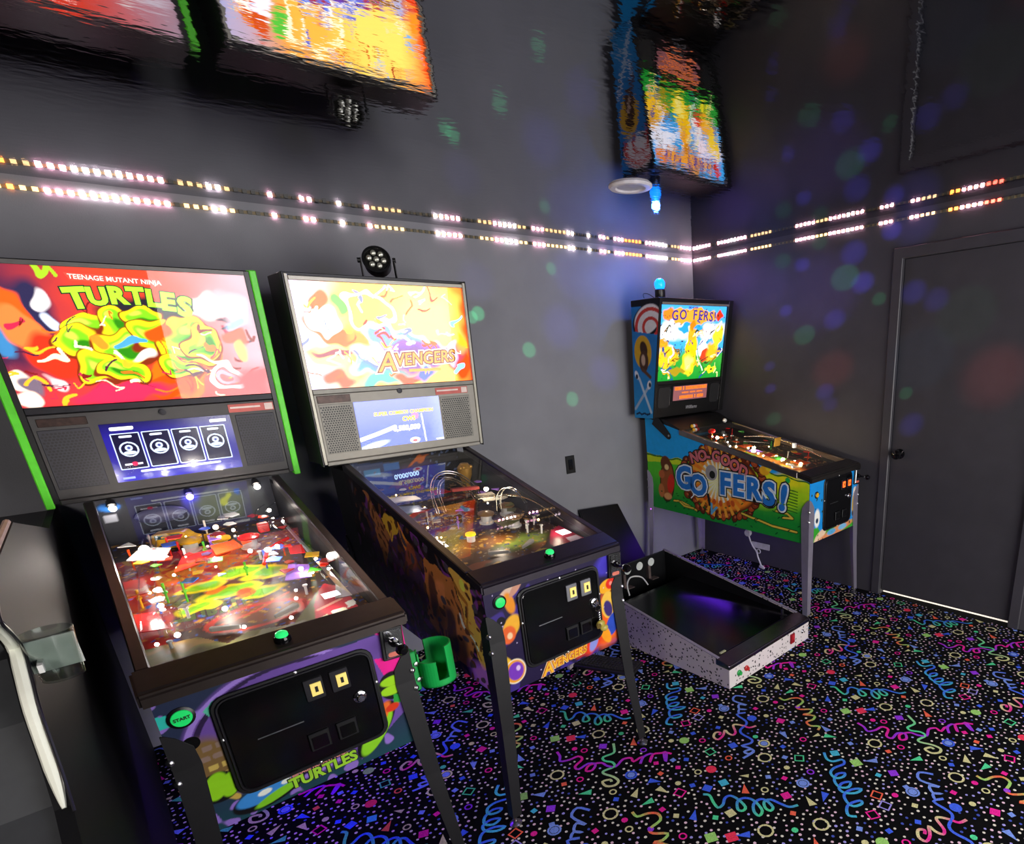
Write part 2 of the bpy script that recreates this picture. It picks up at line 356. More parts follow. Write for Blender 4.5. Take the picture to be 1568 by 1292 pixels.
# printed carpet motifs: flat coloured yarn shapes lying in the pile
SQUIG = {
 'greenblue': [(0.086,0.545),(0.099,0.525),(0.082,0.491),(0.072,0.458),(0.097,0.455),(0.126,0.471),(0.150,0.464),(0.154,0.430),(0.142,0.386),(0.121,0.381),(0.114,0.398),(0.142,0.424),(0.171,0.421),(0.187,0.398),(0.185,0.367),(0.168,0.329),(0.141,0.322),(0.144,0.347),(0.172,0.372),(0.206,0.372),(0.219,0.353),(0.209,0.312),(0.188,0.307),(0.186,0.328),(0.208,0.351),(0.234,0.341),(0.240,0.306),(0.249,0.268),(0.278,0.250)],
 'blue': [(0.718,0.844),(0.693,0.889),(0.653,0.868),(0.665,0.798),(0.646,0.828),(0.618,0.804),(0.635,0.777),(0.614,0.801),(0.590,0.782),(0.613,0.763),(0.575,0.784),(0.563,0.723),(0.542,0.703),(0.497,0.698),(0.476,0.674),(0.473,0.617),(0.449,0.605),(0.411,0.622),(0.419,0.594),(0.418,0.564),(0.390,0.565),(0.386,0.588),(0.416,0.579),(0.412,0.559),(0.351,0.566)],
 'yelpink': [(0.564,0.664),(0.533,0.678),(0.526,0.708),(0.513,0.737),(0.497,0.741),(0.468,0.703),(0.444,0.697),(0.440,0.722),(0.448,0.747),(0.412,0.727),(0.377,0.725),(0.378,0.751),(0.407,0.766),(0.421,0.750),(0.404,0.742)],
 'orgreen': [(0.818,0.721),(0.815,0.690),(0.852,0.673),(0.875,0.646),(0.860,0.615),(0.806,0.613),(0.800,0.589),(0.834,0.550),(0.800,0.542),(0.773,0.558),(0.798,0.514),(0.770,0.502),(0.735,0.513),(0.722,0.485),(0.744,0.453),(0.716,0.443)],
 'bluegreen': [(0.601,0.341),(0.573,0.311),(0.576,0.284),(0.610,0.263),(0.591,0.244),(0.545,0.260),(0.509,0.255),(0.496,0.225),(0.522,0.207),(0.545,0.214),(0.519,0.233),(0.480,0.221),(0.462,0.188),(0.484,0.163),(0.514,0.172),(0.487,0.192),(0.454,0.186),(0.447,0.158),(0.475,0.126),(0.507,0.122),(0.478,0.149),(0.436,0.154),(0.409,0.125),(0.407,0.098),(0.438,0.083),(0.448,0.096),(0.409,0.115),(0.378,0.110),(0.355,0.089),(0.369,0.065)],
 'pink': [(-0.097,0.297),(-0.105,0.262),(-0.123,0.234),(-0.093,0.213),(-0.054,0.204),(-0.053,0.175),(-0.101,0.160),(-0.101,0.134),(-0.054,0.134),(-0.036,0.108),(-0.067,0.088),(-0.087,0.104),(-0.055,0.122),(-0.014,0.096),(-0.010,0.064),(0.011,0.034),(0.060,0.047),(0.089,0.028),(0.080,0.003),(0.126,-0.000),(0.090,-0.028),(0.130,-0.005),(0.167,-0.018),(0.122,-0.051),(0.165,-0.023),(0.196,-0.044),(0.212,-0.055),(0.169,-0.097),(0.193,-0.062),(0.208,-0.051),(0.220,-0.079)],
 'cream': [(1.074,0.205),(1.057,0.179),(1.034,0.154),(0.987,0.165),(0.976,0.142),(0.992,0.110),(0.980,0.083),(0.935,0.094),(0.924,0.080),(0.938,0.038),(0.936,0.003),(0.910,-0.005),(0.885,0.016),(0.891,0.047),(0.918,0.035),(0.915,0.020)],}
MOTIF = '0.630,0.212,D,lg;0.685,0.170,T,lb;0.669,0.075,S,pu;0.620,0.112,s,te;0.514,0.900,c,pk;0.515,0.065,O,or;0.415,0.028,O,pk;0.511,0.824,s,cr;0.582,0.889,s,lb;0.324,0.030,s,lb;0.337,0.836,s,bl;0.236,0.871,c,cr;0.275,0.830,C,lg;0.327,0.771,r,pk;0.293,0.695,O,gr;0.190,0.735,s,bl;0.151,0.773,s,lb;0.132,0.725,s,pk;0.213,0.618,C,rd;0.166,0.646,r,cr;0.059,0.751,s,or;0.091,0.811,s,pk;0.066,0.659,c,cr;-0.004,0.681,T,cr;0.034,0.617,O,pk;0.095,0.609,s,bl;0.122,0.556,S,bl;0.187,0.530,S,te;0.442,0.782,s,bl;0.388,0.651,S,bl;0.313,0.611,r,or;0.597,0.714,C,bl;0.499,0.617,c,gr;0.486,0.561,Q,cr;0.413,0.503,R,cr;0.275,0.492,t,cr;0.328,0.422,s,lb;0.211,0.441,T,or;0.261,0.388,r,cr;0.364,0.371,s,pk;0.422,0.400,c,cr;0.469,0.443,s,lb;0.388,0.302,Q,lb;0.462,0.316,r,pu;0.289,0.310,S,pk;0.323,0.224,T,cr;0.383,0.206,T,bl;0.232,0.240,s,or;0.082,0.406,S,cr;0.029,0.432,s,gr;-0.018,0.493,T,bl;0.913,0.588,s,cr;0.901,0.648,s,pk;0.861,0.503,r,pk;0.923,0.427,D,lg;-0.001,0.331,D,rd;0.038,0.305,T,bl;0.100,0.263,R,cr;0.170,0.190,c,gr;0.253,0.138,R,cr;0.666,0.605,S,pk;0.691,0.559,s,lb;0.592,0.536,T,lb;0.618,0.454,r,pk;0.682,0.427,t,cr;0.708,0.385,T,gr;0.747,0.421,T,lb;0.821,0.447,s,lb;0.503,0.396,O,gr;0.521,0.489,s,bl;0.655,0.677,c,cr;0.669,0.749,s,pk;0.773,0.711,c,pk;0.756,0.666,r,cr;0.626,0.306,S,te;0.440,0.902,O,lv;0.573,0.860,Q,lb;0.812,0.044,T,gr;0.780,0.150,s,or;0.792,0.216,R,cr;0.725,0.291,s,lb;0.839,0.125,r,pk;-0.025,0.833,Q,bl;0.837,0.856,r,cr;0.889,0.783,T,cr;0.895,0.715,T,gr;0.009,0.740,T,bl;0.820,0.816,s,bl;0.758,0.773,R,cr;0.059,0.179,S,pu;0.939,0.302,c,pk;0.960,0.261,r,pk;0.164,0.097,T,or;0.158,0.029,r,pu;0.808,0.610,c,pu'

TA, TB, TO = np.array((0.973, 0.045)), np.array((-0.045, 0.885)), np.array((-2.3, -2.6))
PAL = {k: lin(v) for k, v in dict(pk='#f0289c', cr='#ded89c', bl='#4468f0', lb='#7f9cec', te='#4cc0dc', gr='#58e09c', lg='#a4dc74', pu='#9c3ce8', lv='#a89cf0', rd='#fa3c5c').items()}
PAL['or'] = lin('#fa6c50')
cv, cf, cc = [], [], []


def shape(pts, col):
    o = len(cv); cv.extend(pts); cf.append(tuple(range(o, o + len(pts)))); cc.append(col)


def ngon(c, r, n, a0=0.0, col=None, sq=1.0):
    shape([(c[0] + r * math.cos(a0 + 2 * PI * k / n), c[1] + r * sq * math.sin(a0 + 2 * PI * k / n)) for k in range(n)], col)


def ribbon(pts, w, cols, closed=False):
    P = [np.array(p) for p in pts]; m = len(P); lr = []
    for i in range(m):
        a = P[i - 1] if (i or closed) else P[i]; b = P[(i + 1) % m] if (i < m - 1 or closed) else P[i]
        t = b - a; t = t / max(np.linalg.norm(t), 1e-6); nn = np.array((-t[1], t[0])) * w / 2
        lr.append((P[i] + nn, P[i] - nn))
    for i in range(m if closed else m - 1):
        j = (i + 1) % m; shape([tuple(lr[i][0]), tuple(lr[i][1]), tuple(lr[j][1]), tuple(lr[j][0])], cols(i / m))


def smooth_line(P, k=3):
    P = [np.array(p) for p in P]; out = []
    for i in range(len(P) - 1):
        p0, p1, p2, p3 = P[max(i - 1, 0)], P[i], P[i + 1], P[min(i + 2, len(P) - 1)]
        for s in range(k):
            t = s / k; out.append(0.5 * (2 * p1 + (p2 - p0) * t + (2 * p0 - 5 * p1 + 4 * p2 - p3) * t * t + (3 * p1 - p0 - 3 * p2 + p3) * t ** 3))
    return out + [P[-1]]


def mixc(a, b, f): return lambda t: tuple(np.array(PAL[a]) * (1 - w) + np.array(PAL[b]) * w for w in [0.5 + 0.5 * math.sin(f * t)])[0] if False else tuple(np.array(PAL[a]) * (0.5 - 0.5 * math.sin(f * t)) + np.array(PAL[b]) * (0.5 + 0.5 * math.sin(f * t)))


SQC = dict(greenblue=mixc('bl', 'gr', 26), blue=mixc('bl', 'lb', 9), yelpink=mixc('cr', 'pk', 22), orgreen=mixc('or', 'lg', 30), bluegreen=mixc('bl', 'te', 34), pink=mixc('pk', 'pu', 30), cream=mixc('cr', 'gr', 6))
SQP = {k: smooth_line(v) for k, v in SQUIG.items()}
MO = []
for e in MOTIF.split(';'):
    x, y, t, c = e.split(','); MO.append((float(x), float(y), t, PAL[c]))
occ = [np.array(p) for v in SQP.values() for p in v[::2]] + [np.array(m[:2]) for m in MO]
dots = []
while len(dots) < 820:
    w = rng.random(2); q = w[0] * TA + w[1] * TB
    ok = True
    for i in (-1, 0, 1):
        for j in (-1, 0, 1):
            s = q + i * TA + j * TB
            if dots and np.min(np.hypot(*(np.array(dots)[:, :2] - s).T)) < 0.0205: ok = False; break
            if np.min(np.hypot(*(np.array(occ) - s).T)) < 0.024: ok = False; break
        if not ok: break
    occ_n = 0
    if ok: dots.append((q[0], q[1], rng.random(), rng.random()))
    else:
        MISS = globals().get('MISS', 0) + 1
        if MISS > 9000: break
WHT, PNK, LIL, BLU = lin('#e8e0d0'), lin('#f0c8d8'), lin('#a8a0e8'), lin('#4858b8')
for ti in range(-3, 4):
    for tj in range(-2, 4):
        o = TO + ti * TA + tj * TB
        vis = lambda q: -4.05 < q[0] < -0.01 and -3.3 < q[1] < -0.01
        for k, P in SQP.items():
            Q = [p + o for p in P]
            if all(vis(q) for q in Q): ribbon(Q, 0.0112, SQC[k])
        for n, (x, y, t, c) in enumerate(MO):
            q = o + (x, y)
            if not vis(q): continue
            a = (n * 2.399) % 6.28
            if t == 'S': ngon(q, 0.0235, 4, a, c)
            elif t == 's': ngon(q, 0.0145, 4, a, c)
            elif t == 'D': ngon(q, 0.028, 4, 0.3, c)
            elif t == 'C': ngon(q, 0.022, 12, 0, c)
            elif t == 'c': ngon(q, 0.0125, 8, 0, c)
            elif t in 'Tt':
                r = 0.030 if t == 'T' else 0.021
                shape([tuple(q + np.array((math.cos(a + d), math.sin(a + d))) * r * s) for d, s in ((0, 1.15), (2.3, 0.75), (3.7, 0.8))], c)
            elif t in 'RrQ':
                r = {'R': 0.026, 'r': 0.0125, 'Q': 0.022}[t]
                ribbon([q + r * np.array((math.cos(2 * PI * k / 12), math.sin(2 * PI * k / 12))) for k in range(12)], 0.0078 if t != 'r' else 0.006, lambda s, c=c: c, True)
                if t == 'Q': ngon(q, 0.016, 10, 0, PAL['lb'])
            elif t == 'O':
                ribbon([q + 0.024 * np.array((math.cos(a + PI / 2 * k), math.sin(a + PI / 2 * k))) for k in range(4)], 0.0078, lambda s, c=c: c, True)
        for x, y, r1, r2 in dots:
            q = o + (x, y)
            if vis(q): ngon(q, 0.0049 + 0.0013 * r2, 6, r1 * 6, (WHT, PNK, WHT, PNK, LIL, WHT, LIL, BLU, WHT, PNK)[int(r1 * 10)])
me = bpy.data.meshes.new('carpet_print'); me.from_pydata([(p[0], p[1], 0.0012 + 0.00002 * (i % 7)) for i, p in enumerate(cv)], [], cf)
at = me.color_attributes.new('Col', 'FLOAT_COLOR', 'CORNER')
at.data.foreach_set('color', np.repeat(np.concatenate([np.array(cc), np.ones((len(cc), 1))], 1), [len(f) for f in cf], axis=0).astype(np.float32).ravel())
me.materials.append(pm('carpet_yarn', attr='Col', rough=0.95, var=0.25, vscale=260, spec=0.1))
o = bpy.data.objects.new('carpet_print', me); COL.objects.link(o); o.parent = fl; tag(o, kind='stuff')

# ---------------------------------------------------------------- LED strips under the ceiling
LEDM = [pm('led_pinkwhite', '#ffb8cc', es=34, var=0), pm('led_white', '#ffe6ec', es=42, var=0), pm('led_amber', '#ff9038', es=9, var=0), pm('led_dim', '#ffcf90', es=2.5, var=0), pm('led_off', '#5a5648', 0.4), pm('led_red', '#ff5040', es=10, var=0)]
LEDB = MB().box((0, 0, 0), (0.016, 0.005, 0.014)).build('led', LEDM[0]); led_mesh = LEDB.data; bpy.data.objects.remove(LEDB)
led_meshes = []
for m in LEDM:
    c = led_mesh.copy(); c.materials.clear(); c.materials.append(m); led_meshes.append(c)
ZL = H - 0.040


def led_strip(name, label, p0, p1, rz, n, seed):
    r = random.Random(seed); root = empty(name, ((p0[0] + p1[0]) / 2, (p0[1] + p1[1]) / 2, ZL), rz)
    tag(root, label, 'light strip')
    ln = (Vector(p1) - Vector(p0)).length
    MB().box((0, -0.0015, 0), (ln, 0.003, 0.012)).build('tape', pm('strip_tape', '#8a7a58', 0.5), root)
    run = 0; k = 0
    for i in range(n):
        if run <= 0:
            k = r.choice([0, 1, 0, 1, 0, 0, 3, 4, 4, 2, 4, 5 if seed == 2 else 3]); run = r.randint(1, 3)
        run -= 1
        o = bpy.data.objects.new('led', led_meshes[k]); COL.objects.link(o); o.parent = root
        o.location = ((i + 0.5) / n * ln - ln / 2, -0.005, 0)


led_strip('light_strip', 'long LED strip of pinkish-white dots under the ceiling on the grey back wall', (-3.95, -0.0005, 0), (-0.01, -0.0005, 0), 0, 128, 1)
led_strip('light_strip', 'LED strip of pink and amber dots under the ceiling above the black door', (-0.0005, -0.01, 0), (-0.0005, -2.75, 0), -PI / 2, 92, 2)

# recessed downlight
dl = empty('ceiling_light', (-1.567, -1.124, H)); tag(dl, 'white round recessed ceiling light, switched off, above the lone corner machine', 'ceiling light')
MB().lathe([(0.060, -0.002), (0.066, -0.010), (0.088, -0.010), (0.095, -0.004), (0.095, 0.0), (0.06, 0.0)], n=36).build('trim_ring', pm('lamp_trim', '#dcd8dc', 0.35), dl, smooth=True)
MB().lathe([(0, -0.001), (0.064, -0.001), (0.064, -0.003), (0, -0.003)], n=32).build('diffuser', pm('lamp_diffuser', '#b8b8cc', 0.3), dl)

# wall outlet
ou = empty('wall_outlet', (-1.259, 0, 0.919)); tag(ou, 'black wall outlet plate on the grey wall beside the middle machine', 'outlet')
MB().box((0, -0.003, 0), (0.072, 0.006, 0.118)).build('cover_plate', M_plastic, ou, 0.002)
MB().box((0, -0.007, 0), (0.034, 0.003, 0.068)).build('receptacle', M_gloss, ou, 0.001)

# ---------------------------------------------------------------- pinball machines (local frame: x right, y towards the back wall at 0, z up)
def lamp(root, p, r=0.006, m=None, name='lamp'):
    return MB().ball(p, r, 8).build(name, m or M_lamp, root, smooth=True)


class Pin:
    def __init__(s, label, x, yaw, **k):
        s.__dict__.update(k); s.W = 0.565 if 'W' not in k else k['W']
        s.root = empty('pinball_machine', (x, 0, 0), yaw); tag(s.root, label, 'pinball machine')
        s.sl = (s.zg - s.zl) / (s.yg - s.yf)
        (yb, zb), (yt, zt) = s.hd; s.hb = Vector((0, yb, zb)); t = Vector((0, yt - yb, zt - zb)); s.hl = t.length; s.ht = t / t.length; s.hn = Vector((0, -s.ht.z, s.ht.y))
        y0, z0, y1, z1 = s.pfp; s.pb = Vector((0, y0, z0)); t = Vector((0, y1 - y0, z1 - z0)); s.pl = t.length; s.pt = t / t.length; s.pn = Vector((0, -s.pt.z, s.pt.y))
    def zgl(s, y): return s.zl + s.sl * (y - s.yf)
    def HP(s, a, t, d=0.0): return Vector((a, 0, 0)) + s.hb + s.ht * t + s.hn * d
    def PP(s, a, t, h=0.0): return Vector((a, 0, 0)) + s.pb + s.pt * t + s.pn * h
    def hbox(s, mb, a0, a1, t0, t1, d0, d1):
        return mb.prism([s.HP(a0, t0, d0), s.HP(a1, t0, d0), s.HP(a1, t1, d0), s.HP(a0, t1, d0)], s.hn * (d1 - d0))
    def hframe(s, a, t, d): return frame(s.HP(a, t, d), (1, 0, 0), s.ht)
    def fframe(s, a, z, d=0.002): return frame((a, s.yf - d, z), (1, 0, 0), (0, 0, 1))
    def pframe(s, a, t, h=0.002): return frame(s.PP(a, t, h), (1, 0, 0), s.pt)

    def cabinet(s, rail_m, body_m=None, lock_m=None, lw=None):
        W, r = s.W, s.root; body_m = body_m or M_black
        side = [(s.yf, s.zb), (s.yf, s.zl - 0.03), (s.yg, s.zg - 0.03), (s.yr, s.zg - 0.03), (s.yr, s.zbr)]
        mb = MB(); mb.yz(side, -W / 2, -W / 2 + 0.019); mb.yz(side, W / 2 - 0.019, W / 2)
        mb.box((0, s.yf + 0.01, (s.zb + s.zl - 0.03) / 2), (W - 0.038, 0.02, s.zl - 0.03 - s.zb))
        mb.box((0, s.yr - 0.01, (s.zbr + s.zg - 0.03) / 2), (W - 0.038, 0.02, s.zg - 0.03 - s.zbr))
        mb.yz([(s.yf, s.zb), (s.yf, s.zb + 0.015), (s.yr, s.zbr + 0.015), (s.yr, s.zbr)], -W / 2 + 0.02, W / 2 - 0.02)
        s.cab = mb.build('cabinet', body_m, r)
        y0 = s.yf + 0.085
        for sx in (-1, 1):
            xa, xb = sorted((sx * (W / 2 - 0.022), sx * (W / 2 + 0.006)))
            MB().yz([(y0, s.zgl(y0) - 0.036), (y0, s.zgl(y0)), (s.yg + 0.02, s.zgl(s.yg + 0.02)), (s.yg + 0.02, s.zgl(s.yg + 0.02) - 0.036)], xa, xb).build('side_rail', rail_m, r, 0.003)
        lw = lw or W + 0.012
        MB().yz([(s.yf - 0.014, s.zl - 0.040), (s.yf - 0.014, s.zl - 0.008), (s.yf - 0.006, s.zl), (y0, s.zgl(y0) + 0.003), (y0, s.zgl(y0) - 0.03)], -lw / 2, lw / 2).build('lockbar', lock_m or rail_m, r, 0.006, seg=2)
        g = s.W / 2 - 0.022
        MB().add([(-g, y0, s.zgl(y0) - 0.006), (g, y0, s.zgl(y0) - 0.006), (g, s.yg + 0.02, s.zgl(s.yg + 0.02) - 0.006), (-g, s.yg + 0.02, s.zgl(s.yg + 0.02) - 0.006)], [(0, 1, 2, 3)]).build('playfield_glass', M_glass, r)

    def legs(s, m, top=0.30, d=0.037, protect=False):
        for sx in (-1, 1):
            for sy in (-1, 1):
                yc = s.yf if sy < 0 else s.yr; zt = (s.zb if sy < 0 else s.zbr) + top
                e = 0.005; rings = []
                for z, w, ww in ((0.035, 0.034, 0.034), (zt * 0.45, 0.046, 0.046), (zt - 0.10, 0.056, 0.056), (zt - 0.05, 0.052, 0.05), (zt - 0.015, 0.026, 0.026), (zt, 0.008, 0.008)):
                    q = e + d * max(0.0, (zt - 0.25 - z) / (zt - 0.25)); X = sx * (s.W / 2 + q); Y = yc + sy * q; t = 0.004
                    rings.append([(X, Y, z), (X - sx * w, Y, z), (X - sx * w, Y - sy * t, z), (X - sx * t, Y - sy * t, z), (X - sx * t, Y - sy * ww, z), (X, Y - sy * ww, z)])
                lg = MB().loft(rings).build('leg', m, s.root)
                q = e; X = sx * (s.W / 2 + q); Y = yc + sy * q
                for zz in (zt - 0.07, zt - 0.13):
                    MB().lathe([(0.0, 0), (0.0095, 0), (0.0095, 0.004), (0.006, 0.008), (0, 0.009)], (X - sx * 0.003, Y - sy * 0.003, zz), (sx, sy, 0), 8).build('bolt', M_bolt, lg, smooth=True)
                q = e + d; X = sx * (s.W / 2 + q - 0.014); Y = yc + sy * (q - 0.014)
                MB().lathe([(0.022, 0.001), (0.022, 0.006), (0.012, 0.014), (0.006, 0.016), (0.006, 0.05)], (X, Y, 0), n=14).build('leveler_foot', M_steel, lg, smooth=True)

    def backbox(s, wd, depth_t, depth_b, m=None, inset=0.018):
        m = m or M_black; a, b = s.HP(0, 0, -inset), s.HP(0, s.hl, -inset)
        poly = [(a.y, a.z), (b.y, b.z), (s.hd[1][0] + depth_t, s.hd[1][1] + 0.006), (s.hd[0][0] + depth_b, s.hd[0][1])]
        s.box = MB().yz(poly, -wd / 2, wd / 2).build('backbox', m, s.root, 0.002)
        return s.box

    def playfield(s, ops, uvops_n=(110, 190), es=0.0):
        g = s.W / 2 - 0.021
        pf = s.pf = empty('playfield', (0, 0, 0), parent=s.root)
        mb = MB(); mb.prism([s.PP(-g, -0.03, -0.012), s.PP(g, -0.03, -0.012), s.PP(g, s.pl, -0.012), s.PP(-g, s.pl, -0.012)], s.pn * 0.011); mb.build('board', M_plastic, pf)
        art('board_art', [s.PP(-g, -0.03), s.PP(g, -0.03), s.PP(g, s.pl), s.PP(-g, s.pl)], [(-g, -0.03), (g, -0.03), (g, s.pl), (-g, s.pl)], uvops_n[0], uvops_n[1], ops, M_print, pf)
        return pf

    def backboard(s, ops, nm='backboard'):
        g = s.W / 2 - 0.021; y = s.pfp[2] - 0.002; z0 = s.pfp[3]; z1 = s.zg - 0.004
        return art(nm, [(-g, y, z0), (g, y, z0), (g, y, z1), (-g, y, z1)], [(-g, z0), (g, z0), (g, z1), (-g, z1)], 90, 32, ops, M_print, s.root)

    def coin_door(s, cx, cz, w, h, slots, lock, rets, lit):
        r = s.root; y = s.yf; d = empty('coin_door', (0, 0, 0), parent=r)
        def plate(x, z, ww, hh, rad, d0, d1): return MB().prism([(p[0], y - d0, p[1]) for p in rrect(x, z, ww, hh, rad)], (0, -(d1 - d0), 0))
        plate(cx, cz, w, h, 0.035, 0.001, 0.007).build('door_frame', M_plastic, d, 0.002)
        mb = MB(); o = [(p[0], y - 0.0095, p[1]) for p in rrect(cx, cz, w - 0.022, h - 0.022, 0.028)]
        mb.tube(o, 0.0032, 6, True); mb.build('frame_bead', M_dark, d, smooth=True)
        plate(cx, cz, w - 0.03, h - 0.03, 0.024, 0.007, 0.011).build('door_panel', M_gloss, d, 0.002)
        MB().box((cx - w * 0.17, y - 0.0125, cz + 0.0), (w * 0.28, 0.002, 0.0022)).build('bill_slot', M_steel, d)
        for x, z in slots:
            sl = plate(x, z, 0.046, 0.062, 0.004, 0.011, 0.016).build('coin_slot', M_dark if lit != 'grey' else pm('slot_grey', '#77777c', 0.4, 0.7), d, 0.001)
            MB().box((x + 0.004, y - 0.017, z), (0.026, 0.004, 0.036)).build('price_window', pm('slot_amber', '#e8d070', 0.4, es=0.45) if lit != 'orange' else pm('slot_orange', '#ff5a20', 0.4, es=2.5), d)
            MB().box((x + 0.004, y - 0.0195, z), (0.007, 0.002, 0.016)).build('slot_insert', M_plastic, d)
        MB().lathe([(0.017, 0), (0.017, 0.004), (0.011, 0.006), (0.011, 0.014), (0.009, 0.017), (0, 0.017)], (lock[0], y - 0.011, lock[1]), (0, -1, 0), 16).build('lock', M_chrome, d, smooth=True)
        for x, z in rets:
            rt = plate(x, z, 0.052, 0.052, 0.003, 0.011, 0.018).build('coin_return', M_plastic, d, 0.002)
            plate(x, z - 0.002, 0.038, 0.036, 0.002, 0.018, 0.020).build('return_flap', M_gloss, d)
        for x, z in ((cx - w / 2 + 0.006, cz + 0.03), (cx + w / 2 - 0.006, cz + 0.03), (cx, cz + h / 2 - 0.005), (cx, cz - h / 2 + 0.005)):
            MB().lathe([(0.005, 0), (0.005, 0.002), (0.002, 0.004), (0, 0.004)], (x, y - 0.007, z), (0, -1, 0), 8).build('bolt', M_bolt, d, smooth=True)
        return d

    def shooter(s, x, z, ang=0.06):
        y = s.yf; h = empty('shooter', (0, 0, 0), parent=s.root)
        R = Matrix.Rotation(ang, 3, 'Y'); T = lambda px, pz: tuple(R @ Vector((px, 0, pz)) + Vector((x, 0, z)))
        MB().prism([(T(*p)[0], y - 0.001, T(*p)[2]) for p in rrect(0, 0, 0.062, 0.098, 0.005)], (0, -0.010, 0)).build('housing', M_plastic, h, 0.002)
        MB().prism([(T(*p)[0], y - 0.011, T(*p)[2]) for p in rrect(0.002, 0, 0.05, 0.086, 0.004)], (0, -0.003, 0)).build('face_plate', M_chrome, h, 0.001)
        MB().prism([(T(*p)[0], y - 0.014, T(*p)[2]) for p in rrect(0, -0.032, 0.034, 0.014, 0.006)], (0, -0.001, 0)).build('label_strip', pm('label_red', '#d8705c', 0.5), h)
        MB().lathe([(0.014, 0), (0.012, 0.012), (0.006, 0.014), (0.006, 0.045), (0.012, 0.048), (0.0165, 0.058), (0.0165, 0.068), (0.010, 0.078), (0, 0.079)], (x + 0.002, y - 0.013, z + 0.004), (0, -1, -0.05), 14).build('plunger_knob', M_gloss, h, smooth=True)

    def button(s, name, x, z, r, m, ring=None, d=0.0):
        b = MB().lathe([(r + 0.006, 0), (r + 0.006, 0.004), (r, 0.007), (r, 0.0)], (x, s.yf - d, z), (0, -1, 0), 22).build(name, ring or M_plastic, s.root, smooth=True)
        MB().lathe([(0, 0.004), (r, 0.004), (r - 0.001, 0.009), (0, 0.010)], (x, s.yf - d, z), (0, -1, 0), 22).build('button_cap', m, b, smooth=True)
        return b

    def action_button(s):
        y = s.yf + 0.03; z = s.zgl(y) + 0.006
        b = MB().lathe([(0.020, -0.006), (0.020, 0.006), (0.016, 0.012), (0.014, 0.012)], (0, y, z), (0, -0.25, 1), 20).build('action_button', M_gloss, s.root, smooth=True)
        MB().lathe([(0.0, 0.010), (0.015, 0.011), (0.014, 0.018), (0.008, 0.023), (0, 0.024)], (0, y, z), (0, -0.25, 1), 18).build('button_cap', pm('lit_green', '#30e878', 0.2, es=0.6), b, smooth=True)

    # playfield furniture
    def post(s, x, t, h=0.03, cap=None):
        m = MB(); o = s.PP(x, t); m.lathe([(0.004, 0), (0.004, h), (0.007, h), (0.007, h + 0.004), (0, h + 0.005)], o, s.pn, 8); return m.build('post', cap or M_clear, s.pf, smooth=True)
    def plate(s, pts, h, m, name='plastic_plate', th=0.003):
        return MB().prism([s.PP(p[0], p[1], h) for p in pts], s.pn * th).build(name, m, s.pf)
    def bumper(s, x, t, cap):
        o = s.PP(x, t); b = MB().lathe([(0.030, 0), (0.030, 0.006), (0.022, 0.010), (0.022, 0.038), (0.0, 0.038)], o, s.pn, 18).build('pop_bumper', M_white, s.pf, smooth=True)
        MB().lathe([(0.0, 0.038), (0.034, 0.038), (0.034, 0.044), (0.012, 0.052), (0, 0.053)], o, s.pn, 18).build('bumper_cap', cap, s.pf, smooth=True)
    def flipper(s, x, t, sg, m=None):
        ps = [s.PP(x + 0.008 * math.cos(a), t + 0.008 * math.sin(a), 0.006) for a in np.linspace(PI / 2, 3 * PI / 2, 6)] if sg > 0 else [s.PP(x + 0.012 * math.cos(a), t + 0.012 * math.sin(a), 0.008) for a in np.linspace(PI / 2, -PI / 2, 6)]
        tip = [s.PP(x + sg * 0.058, t - 0.034, 0.006), s.PP(x + sg * 0.060, t - 0.028, 0.006)]
        MB().prism(ps + tip, s.pn * 0.012).build('flipper', m or pm('flipper_white', '#b8b4a8', 0.4), s.pf, 0.002)
    def wire(s, pts, r=0.0026, name='wire_ramp', m=None):
        P = smooth_line([tuple(p) for p in pts], 5); return MB().tube([s.PP(p[0], p[1], p[2]) for p in P], r, 6).build(name, m or M_wire, s.pf, smooth=True)
    def target(s, x, t, m, w=0.022, h=0.032):
        return MB().prism([s.PP(x - w / 2, t, 0.004), s.PP(x + w / 2, t, 0.004), s.PP(x + w / 2, t, h), s.PP(x - w / 2, t, h)], s.pt * 0.004).build('drop_target', m, s.pf)
    def clutter(s, n, seed, pal, t0, t1, amax=0.24, lamp_every=5):
        """many small plastics, posts with rubber rings and bulbs across the playfield"""
        q = random.Random(seed)
        for k in range(n):
            x, t = q.uniform(-amax, amax), q.uniform(t0, t1)
            if abs(x) < 0.10 and t < 0.42: continue
            h = q.uniform(0.02, 0.05) + 0.05 * t; m = pal[q.randrange(len(pal))]; a = q.uniform(0, 6.28); r_ = q.uniform(0.012, 0.028); n_ = q.choice((3, 4, 5))
            if k % lamp_every == 0: lamp(s.pf, s.PP(x, t, h * 0.6), q.uniform(0.003, 0.006), M_lamp if q.random() < 0.6 else M_lampw)
            elif k % 3 == 0:
                MB().lathe([(0.003, 0), (0.003, h * 0.5), (0.007, h * 0.5), (0.007, h * 0.5 + 0.006), (0.003, h * 0.5 + 0.006), (0.004, h), (0, h + 0.001)], s.PP(x, t), s.pn, 7).build('rubber_post', m, s.pf, smooth=True)
            else: s.plate([(x + r_ * math.cos(a + 6.283 * i / n_) * q.uniform(0.7, 1.3), t + r_ * math.sin(a + 6.283 * i / n_)) for i in range(n_)], h, m)
    def finish(s, dy=0.85):
        """put the root at the middle of the machine's footprint"""
        yaw = s.root.rotation_euler.z; s.root.location = (s.root.location.x + math.sin(yaw) * dy, s.root.location.y - math.cos(yaw) * dy, 0)
        for c in s.root.children: c.location.y += dy


